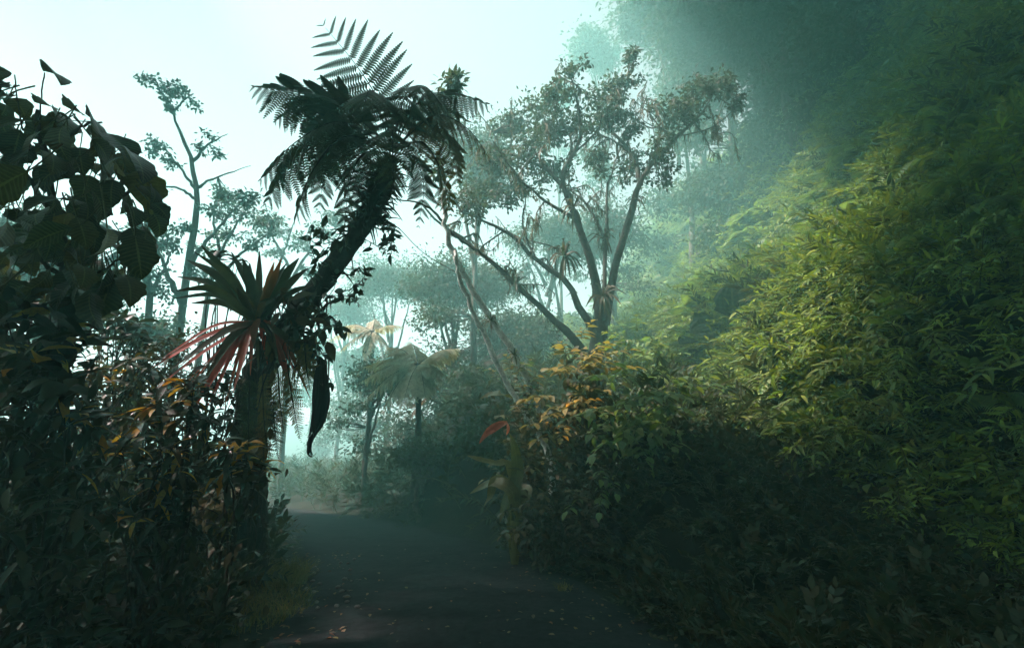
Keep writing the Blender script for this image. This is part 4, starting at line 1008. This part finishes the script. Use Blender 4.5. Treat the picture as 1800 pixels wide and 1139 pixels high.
# giant-leaved plant
gp = thing('giant_leaf_plant', 'plant with huge blue-green pleated leaves tucked into the green bank', 'plant', hit(1285, 600, 0.2)[0])
gq = hit(1285, 600, 0.2)[1]-0.7
sm = MB()
for (a, b_, dx, dz, L) in ((1290, 560, -.2, .75, .62), (1265, 570, -.9, -.1, .6), (1280, 600, -.3, -.9, .55), (1310, 575, .6, .2, .5), (1240, 615, -.6, -.6, .5), (1225, 600, -.8, .1, .4)):
    p = P(a, b_, gq+rng.normal()*0.1); sm.add(*tube(bez([np.array(gp.location), p*0.5+np.array(gp.location)*0.5+Z*0.1, p], 6), 0.016, 5))
    tp_ = leaf_tpl(10, 0.95, 0.45, 0.15, 0.35, across=19, wob=0.05, seed=int(a), point=0.6, lobes=0.1, pleat=0.035)
    part('leaf', MB().add(*place(tp_, p[None], roll(frames(np.array([[dx, -0.5, dz]]), np.array([[-0.3, -0.7, 0.6]])), rng.normal(size=1)*0.2), L*gq/8.7)), M['giant'], gp)
part('stem', sm, M['stem'], gp)
for (lab, a, b_, dd2, L) in (('small round blue-green leaf plant high on the shaded bank', 1625, 618, 6.6, 0.3), ('blue-green leafy plant half buried in the bright canes', 1460, 585, 7.6, 0.28), ('pleated leaf plant above the giant leaves', 1330, 560, 9.0, 0.3)):
    g, dd2 = hit(a, b_, 0.6); t = thing('broad_leaf_plant', lab, 'plant', g, 'broad-leaved plants in the bank')
    for k in range(4):
        v = nrm(np.array([rng.normal(), -0.6, rng.normal()*0.5])); part('leaf', MB().add(*place(leaf_tpl(6, .8, .45, .2, .3, across=5, wob=.08, seed=k), (g+v*0.05)[None], frames(v[None], np.array([[-.3, -.6, .7]])), L)), M['giant'], t)

# heliconia-like plant with broken paddles and one red hanging bract
hc0 = to_ground(P(905, 900, 8.0))
hp = thing('heliconia', 'paddle-leaved plant with yellowing torn leaves beside the road bend', 'plant', hc0)
for (pl, w) in (([(905, 880), (880, 850), (855, 852), (825, 868)], .22), ([(905, 870), (910, 830), (905, 790), (895, 760)], .2), ([(900, 880), (902, 860), (890, 880), (878, 920)], .26), ([(910, 880), (925, 860), (922, 885), (915, 905)], .2),
                ([(900, 830), (870, 815), (845, 808), (820, 800)], .14), ([(900, 700), (880, 692), (860, 694), (842, 702)], .13), ([(895, 860), (870, 845), (862, 870), (850, 890)], .16)):
    ps = PL(7.8, *[(a, b_, rng.normal()*0.12) for a, b_ in pl])
    part('leaf', MB().add(*ribbon([hc0+Z*0.1]+ps if pl[0][1] > 820 else ps, w, nrm(np.array([rng.normal()*0.3, -0.8, 0.7])), 0.2, 14, 'ovate', 5)), M['helic'], hp)
rb = thing('red_bract', 'ragged salmon-red hanging leaf in front of the dark mist', 'leaf', P(892, 742, 7.9))
part('stalk', MB().add(*tube(bez(PL(7.9, (915, 760), (905, 745), (892, 742)), 8), 0.006, 5)), M['root'], rb)
for (pl, w) in (([(892, 742), (875, 748), (858, 758), (843, 778)], .11), ([(886, 744), (872, 752), (860, 764)], .09), ([(880, 748), (862, 758), (850, 768), (842, 780)], .08), ([(892, 744), (893, 755), (890, 765)], .05)):
    part('lobe', MB().add(*ribbon(PL(7.9, *[(a, b_, rng.normal()*0.03) for a, b_ in pl]), w, np.array([0.3, -0.9, 0.3]), 0.4, 9, 'ovate')), M['red'], rb)

# tan tree ferns glimmering in the mist
def mist_fern(label, px, py, d, tips, m, w, base_px=None):
    c = P(px, py, d); g = to_ground(c)
    t = thing('misty_fern', label, 'tree fern', g, 'ferns in the mist')
    part('trunk', MB().add(*tube(bez([g, g*0.5+c*0.5+np.array([0.1, 0, 0]), c], 8), np.linspace(0.12, 0.07, 8), 7)), M['fibre'], t)
    for (a, b_, dz) in tips:
        e = P(a, b_, d+dz); mid = c*0.5+e*0.5+Z*0.12*np.linalg.norm(e-c)
        frond(t, [c, mid, e], 22, w, m, None, 0.55, PN, 0.012, False, s0=0.08)
mist_fern('tan drooping tree fern in the mist over the road bend', 735, 640, 15.5, [(632, 672, -.3), (636, 708, -.8), (672, 722, -1.2), (706, 718, -1.4), (748, 700, -1.0), (808, 612, .2), (785, 660, -.3), (640, 645, .4), (720, 600, 1.0), (680, 610, .8)], 'fern_dry', 0.72)
mist_fern('faint pale fern higher in the mist beside the hanging black frond', 655, 582, 20.0, [(575, 600, 0), (592, 622, -.5), (712, 575, 0), (640, 640, -.8), (600, 575, .5), (690, 622, -.6), (660, 560, .8)], 'fern_dry', 0.42)
mist_fern('small dim reddish fern below the tan tree fern', 735, 715, 17.5, [(720, 735, -.3), (745, 740, -.3), (760, 690, .2), (715, 710, .3)], 'fern_rust', 0.24)

# ------------------------------------------------------------------ separate canes overhanging the bank
cane_src = [spray_mb(100+k, 0.8, 9+k % 3, 0.25) for k in range(4)]
def cane_meshes(m):
    out_ = []
    for s_ in cane_src:
        V = np.concatenate(s_.V); F = np.concatenate(s_.F); U = np.concatenate(s_.U); mi = np.concatenate(s_.M)
        st = MB(); nst = len(s_.V[0]); out_.append((mesh_np('stem', s_.V[0], s_.F[0], M['stem'], s_.U[0]), mesh_np('foliage', s_.V[1], s_.F[1]-nst, M[m], s_.U[1])))
    return out_
CM = {'lime': cane_meshes('lime'), 'slope': cane_meshes('slope')}
def canes(label, group, region, n, m, seed, sc=(0.8, 1.2)):
    r = np.random.default_rng(seed); x0, x1, y0, y1 = region; done = 0
    while done < n:
        px, py = r.uniform(x0, x1), r.uniform(y0, y1)
        # walk along the pixel ray until it meets the bank
        hit = None
        for q in np.arange(3.0, 30, 0.1):
            p = P(px, py, q)
            if p[2] < H(p[0], p[1])+0.3: hit = p; break
        if hit is None or hit[0] < toe(hit[1])-0.2: done += 0.2; continue
        nn = ground_normal(np.array([hit[0]]), np.array([hit[1]]), 0.5)[0]
        dv = nrm(nn*0.6+np.array([-0.5, -0.35, -0.25])+r.normal(size=3)*0.3)
        org = hit-dv*0.35
        t = thing('leafy_cane', label, 'cane', org, group)
        R_ = Matrix(roll(frames(dv[None]), r.normal(size=1)*0.25)[0].tolist()); t.rotation_euler = R_.to_euler(); s_ = float(r.uniform(*sc)); t.scale = (s_,)*3
        a, b_ = CM[m][int(r.integers(4))]; link('stem', a, t); link('foliage', b_, t); done += 1
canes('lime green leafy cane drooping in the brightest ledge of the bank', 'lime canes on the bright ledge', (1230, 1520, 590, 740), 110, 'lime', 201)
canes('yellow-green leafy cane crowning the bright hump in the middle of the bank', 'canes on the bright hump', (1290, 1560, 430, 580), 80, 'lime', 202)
canes('green leafy cane hanging along the lower shaded fringe of the bank', 'canes along the lower fringe', (1230, 1640, 740, 900), 60, 'slope', 203)
canes('long-leaved dim cane drooping in the dark lower right of the bank', 'canes in the dark fringe', (1560, 1790, 700, 940), 34, 'slope', 204, (0.9, 1.3))

# ------------------------------------------------------------------ left undergrowth, grass, road litter
ug = bpy.data.collections.new('undergrowth_shapes')
for k in range(3): add_proto(ug, 'undergrowth_a%d' % k, spray_mb(300+k, 0.6, 8, 0.17, T_ovate).mesh('undergrowth', [M['dark'], M['stem']]))
add_proto(ug, 'undergrowth_b0', spray_mb(310, 0.6, 12, 0.12, T_lance2).mesh('undergrowth', [M['dark'], M['stem']]))
r7 = np.random.default_rng(77); n = 2600
x = r7.uniform(-14, -2.0, n); y = r7.uniform(0.5, 22, n); k = (x < road_cx(y)-2.15) & ((np.abs(x) > 0.55*y*0+2.1))
x, y = x[k], y[k]; nn = ground_normal(x, y, 0.5); dv = nrm(nn*0.8+r7.normal(size=nn.shape)*0.5+np.array([0.25, -0.3, 0]))
gn_scatter('verge_undergrowth', np.stack([x, y, H(x, y)], 1), roll(frames(dv), r7.normal(size=len(x))*0.4), r7.uniform(0.7, 1.3, len(x)), r7.integers(0, 4, len(x)), ug, 'dark leafy undergrowth covering the verge beside the road', 'undergrowth')
n = 9000; y = 8.5+50*r7.random(n)**1.5; x = r7.uniform(-32, 12, n); k = (np.abs(x-road_cx(y)) > 2.3) & ((x > road_cx(y)) | (y > 12))
x, y = x[k], y[k]; nn = ground_normal(x, y, 0.5); dv = nrm(nn*0.8+r7.normal(size=nn.shape)*0.5+np.array([0, -0.3, 0]))
ug2 = bpy.data.collections.new('woodland_shapes')
for k in range(3): add_proto(ug2, 'woodland_a%d' % k, spray_mb(320+k, 0.8, 11, 0.15, T_lance2).mesh('undergrowth', [M['crown'], M['stem']]))
gn_scatter('woodland_undergrowth', np.stack([x, y, H(x, y)], 1), roll(frames(dv), r7.normal(size=len(x))*0.4), r7.uniform(1.0, 2.2, len(x)), r7.integers(0, 3, len(x)), ug2, 'dim leafy undergrowth behind the bend of the road', 'undergrowth')

n = 7000; x = r7.uniform(0, 9, n); y = r7.uniform(1.5, 14, n); dxx = x-road_cx(y); k = (dxx > 2.0+0.5*fbm(y, y*0)) & (x < toe(y)+1.2)
x, y = x[k], y[k]; nn = ground_normal(x, y, 0.5); dv = nrm(nn*0.7+r7.normal(size=nn.shape)*0.45+np.array([-0.4, -0.3, 0]))
gn_scatter('bank_foot_undergrowth', np.stack([x, y, H(x, y)], 1), roll(frames(dv), r7.normal(size=len(x))*0.4), r7.uniform(0.4, 0.9, len(x)), r7.integers(0, 4, len(x)), ug, 'dark ferny undergrowth between the road and the green bank', 'undergrowth')

def grass(label, px, py, d, rx, n, h, seed, m='grass'):
    r = np.random.default_rng(seed); c = to_ground(P(px, py, d), 0); mb = MB()
    for k in range(n):
        a, q = r.uniform(0, 6.28), rx*math.sqrt(r.random()); b_ = np.array([c[0]+q*math.cos(a)*1.0, c[1]+q*math.sin(a)*1.3, 0]); b_[2] = H(b_[0], b_[1])-0.01
        v = nrm(np.array([r.normal()*0.5, r.normal()*0.5, 1])); L = h*r.uniform(0.4, 1.1)
        mb.add(*ribbon([b_, b_+v*L*0.6, b_+v*L+np.array([r.normal()*.3, r.normal()*.3, -0.25])*L*0.6], 0.008, nrm(np.array([r.normal(), -1, 0.2])), 0.2, 5, 'taper', 2))
    o = link('grass_tuft', mb.mesh('grass_tuft', M[m], c), None, c); return tag(o, label, 'grass', 'grass tufts beside the road', 'stuff')
grass('sunlit olive grass tuft at the left edge of the road', 488, 985, 6.9, 0.42, 900, 0.38, 401)
grass('dim grass spreading below the sunlit tuft', 450, 1040, 5.6, 0.6, 900, 0.22, 402)
grass('little green tuft on the right edge of the road', 990, 1000, 6.4, 0.10, 60, 0.14, 403)

lit = [tmesh(leaf_tpl(4, .5, .45, .3, .2, wob=.12, seed=s), 'litter') for s in range(4)]
r8 = np.random.default_rng(88)
for i in range(70):
    px, py = r8.uniform(500, 1400), r8.uniform(955, 1120)
    hit = None
    for q in np.arange(3.5, 14, 0.05):
        p = P(px, py, q)
        if p[2] < H(p[0], p[1])+0.035: hit = p; break
    if hit is None or abs(hit[0]-road_cx(hit[1])) > 2.0: continue
    o = link('fallen_leaf', lit[int(r8.integers(4))], None, (hit[0], hit[1], H(hit[0], hit[1])+0.03))
    o.rotation_euler = (r8.normal()*0.25, r8.normal()*0.25, r8.uniform(0, 6.28)); s_ = r8.uniform(0.035, 0.085); o.scale = (s_,)*3
    tag(o, 'small dry fallen leaf lying on the dark road', 'leaf', 'fallen leaves on the road')
lc = bpy.data.collections.new('litter_shapes')
for k_, me_ in enumerate(lit): add_proto(lc, 'litter_%d' % k_, me_)
n = 450; y = r8.uniform(1, 9.5, n); e = np.where(r8.random(n) < 0.6, -1, 1)*(2.0-np.abs(r8.normal(size=n))*0.7); x = road_cx(y)+e
nn = ground_normal(x, y, 0.3); dv = nrm(np.cross(nn, r8.normal(size=(n, 3))))
gn_scatter('leaf_litter', np.stack([x, y, H(x, y)+0.03], 1), frames(dv+r8.normal(size=(n, 3))*0.2, nn), r8.uniform(0.03, 0.08, n), r8.integers(0, 4, n), lc, 'drifts of small dead leaves along both edges of the road', 'leaf litter')
def stone_mesh(s):
    r = np.random.default_rng(s); nu, nv = 8, 6; V = []
    for i in range(nv):
        th = math.pi*(i+0.02)/(nv-0.96)
        for j in range(nu):
            f = 2*math.pi*j/nu; V.append(np.array([math.sin(th)*math.cos(f), math.sin(th)*math.sin(f)*0.8, math.cos(th)*0.5])*r.uniform(0.8, 1.15))
    F = [[i*nu+j, (i+1)*nu+j, (i+1)*nu+(j+1) % nu, i*nu+(j+1) % nu] for i in range(nv-1) for j in range(nu)]
    return mesh_np('stone', np.array(V), np.array(F), M['stone'], smooth=False)
stn = [stone_mesh(s) for s in range(3)]
for i in range(26):
    px, py = r8.uniform(530, 640), r8.uniform(975, 1075)
    hit = None
    for q in np.arange(3.5, 14, 0.05):
        p = P(px, py, q)
        if p[2] < H(p[0], p[1])+0.035: hit = p; break
    if hit is None: continue
    o = link('stone', stn[i % 3], None, (hit[0], hit[1], H(hit[0], hit[1])+0.03)); s_ = r8.uniform(0.015, 0.05); o.scale = (s_,)*3; o.rotation_euler = (0, 0, r8.uniform(0, 6))
    tag(o, 'small grey stone on the road beside the grass', 'stone', 'stones by the grass edge')

# ------------------------------------------------------------------ mist
lo = Vector((-80, -26, -16)); hi = Vector((60, 120, 28.5))
V = [(x, y, z) for x in (lo.x, hi.x) for y in (lo.y, hi.y) for z in (lo.z, hi.z)]
F = [[0, 1, 3, 2], [4, 6, 7, 5], [0, 4, 5, 1], [2, 3, 7, 6], [0, 2, 6, 4], [1, 5, 7, 3]]
hm, nt, out = mat('haze')
pv = nt.nodes.new('ShaderNodeVolumePrincipled'); pv.inputs['Color'].default_value = (0.36, 0.78, 0.73, 1); pv.inputs['Density'].default_value = HAZE_DENSITY
pv.inputs['Anisotropy'].default_value = 0.4; pv.inputs['Absorption Color'].default_value = (0.75, 0.9, 0.88, 1)
nt.links.new(pv.outputs[0], out.inputs['Volume'])
hz = link('haze', mesh_np('haze', np.array(V, float), np.array(F), hm, smooth=False)); tag(hz, kind='stuff')
print('TRIS', sum(len(o.data.polygons)*2 for o in bpy.data.objects if o.type == 'MESH'), 'uniq', sum(len(m.polygons)*2 for m in bpy.data.meshes), 'OBJ', len(bpy.data.objects), 'ZMAX', GZ.max(), GZ.min())
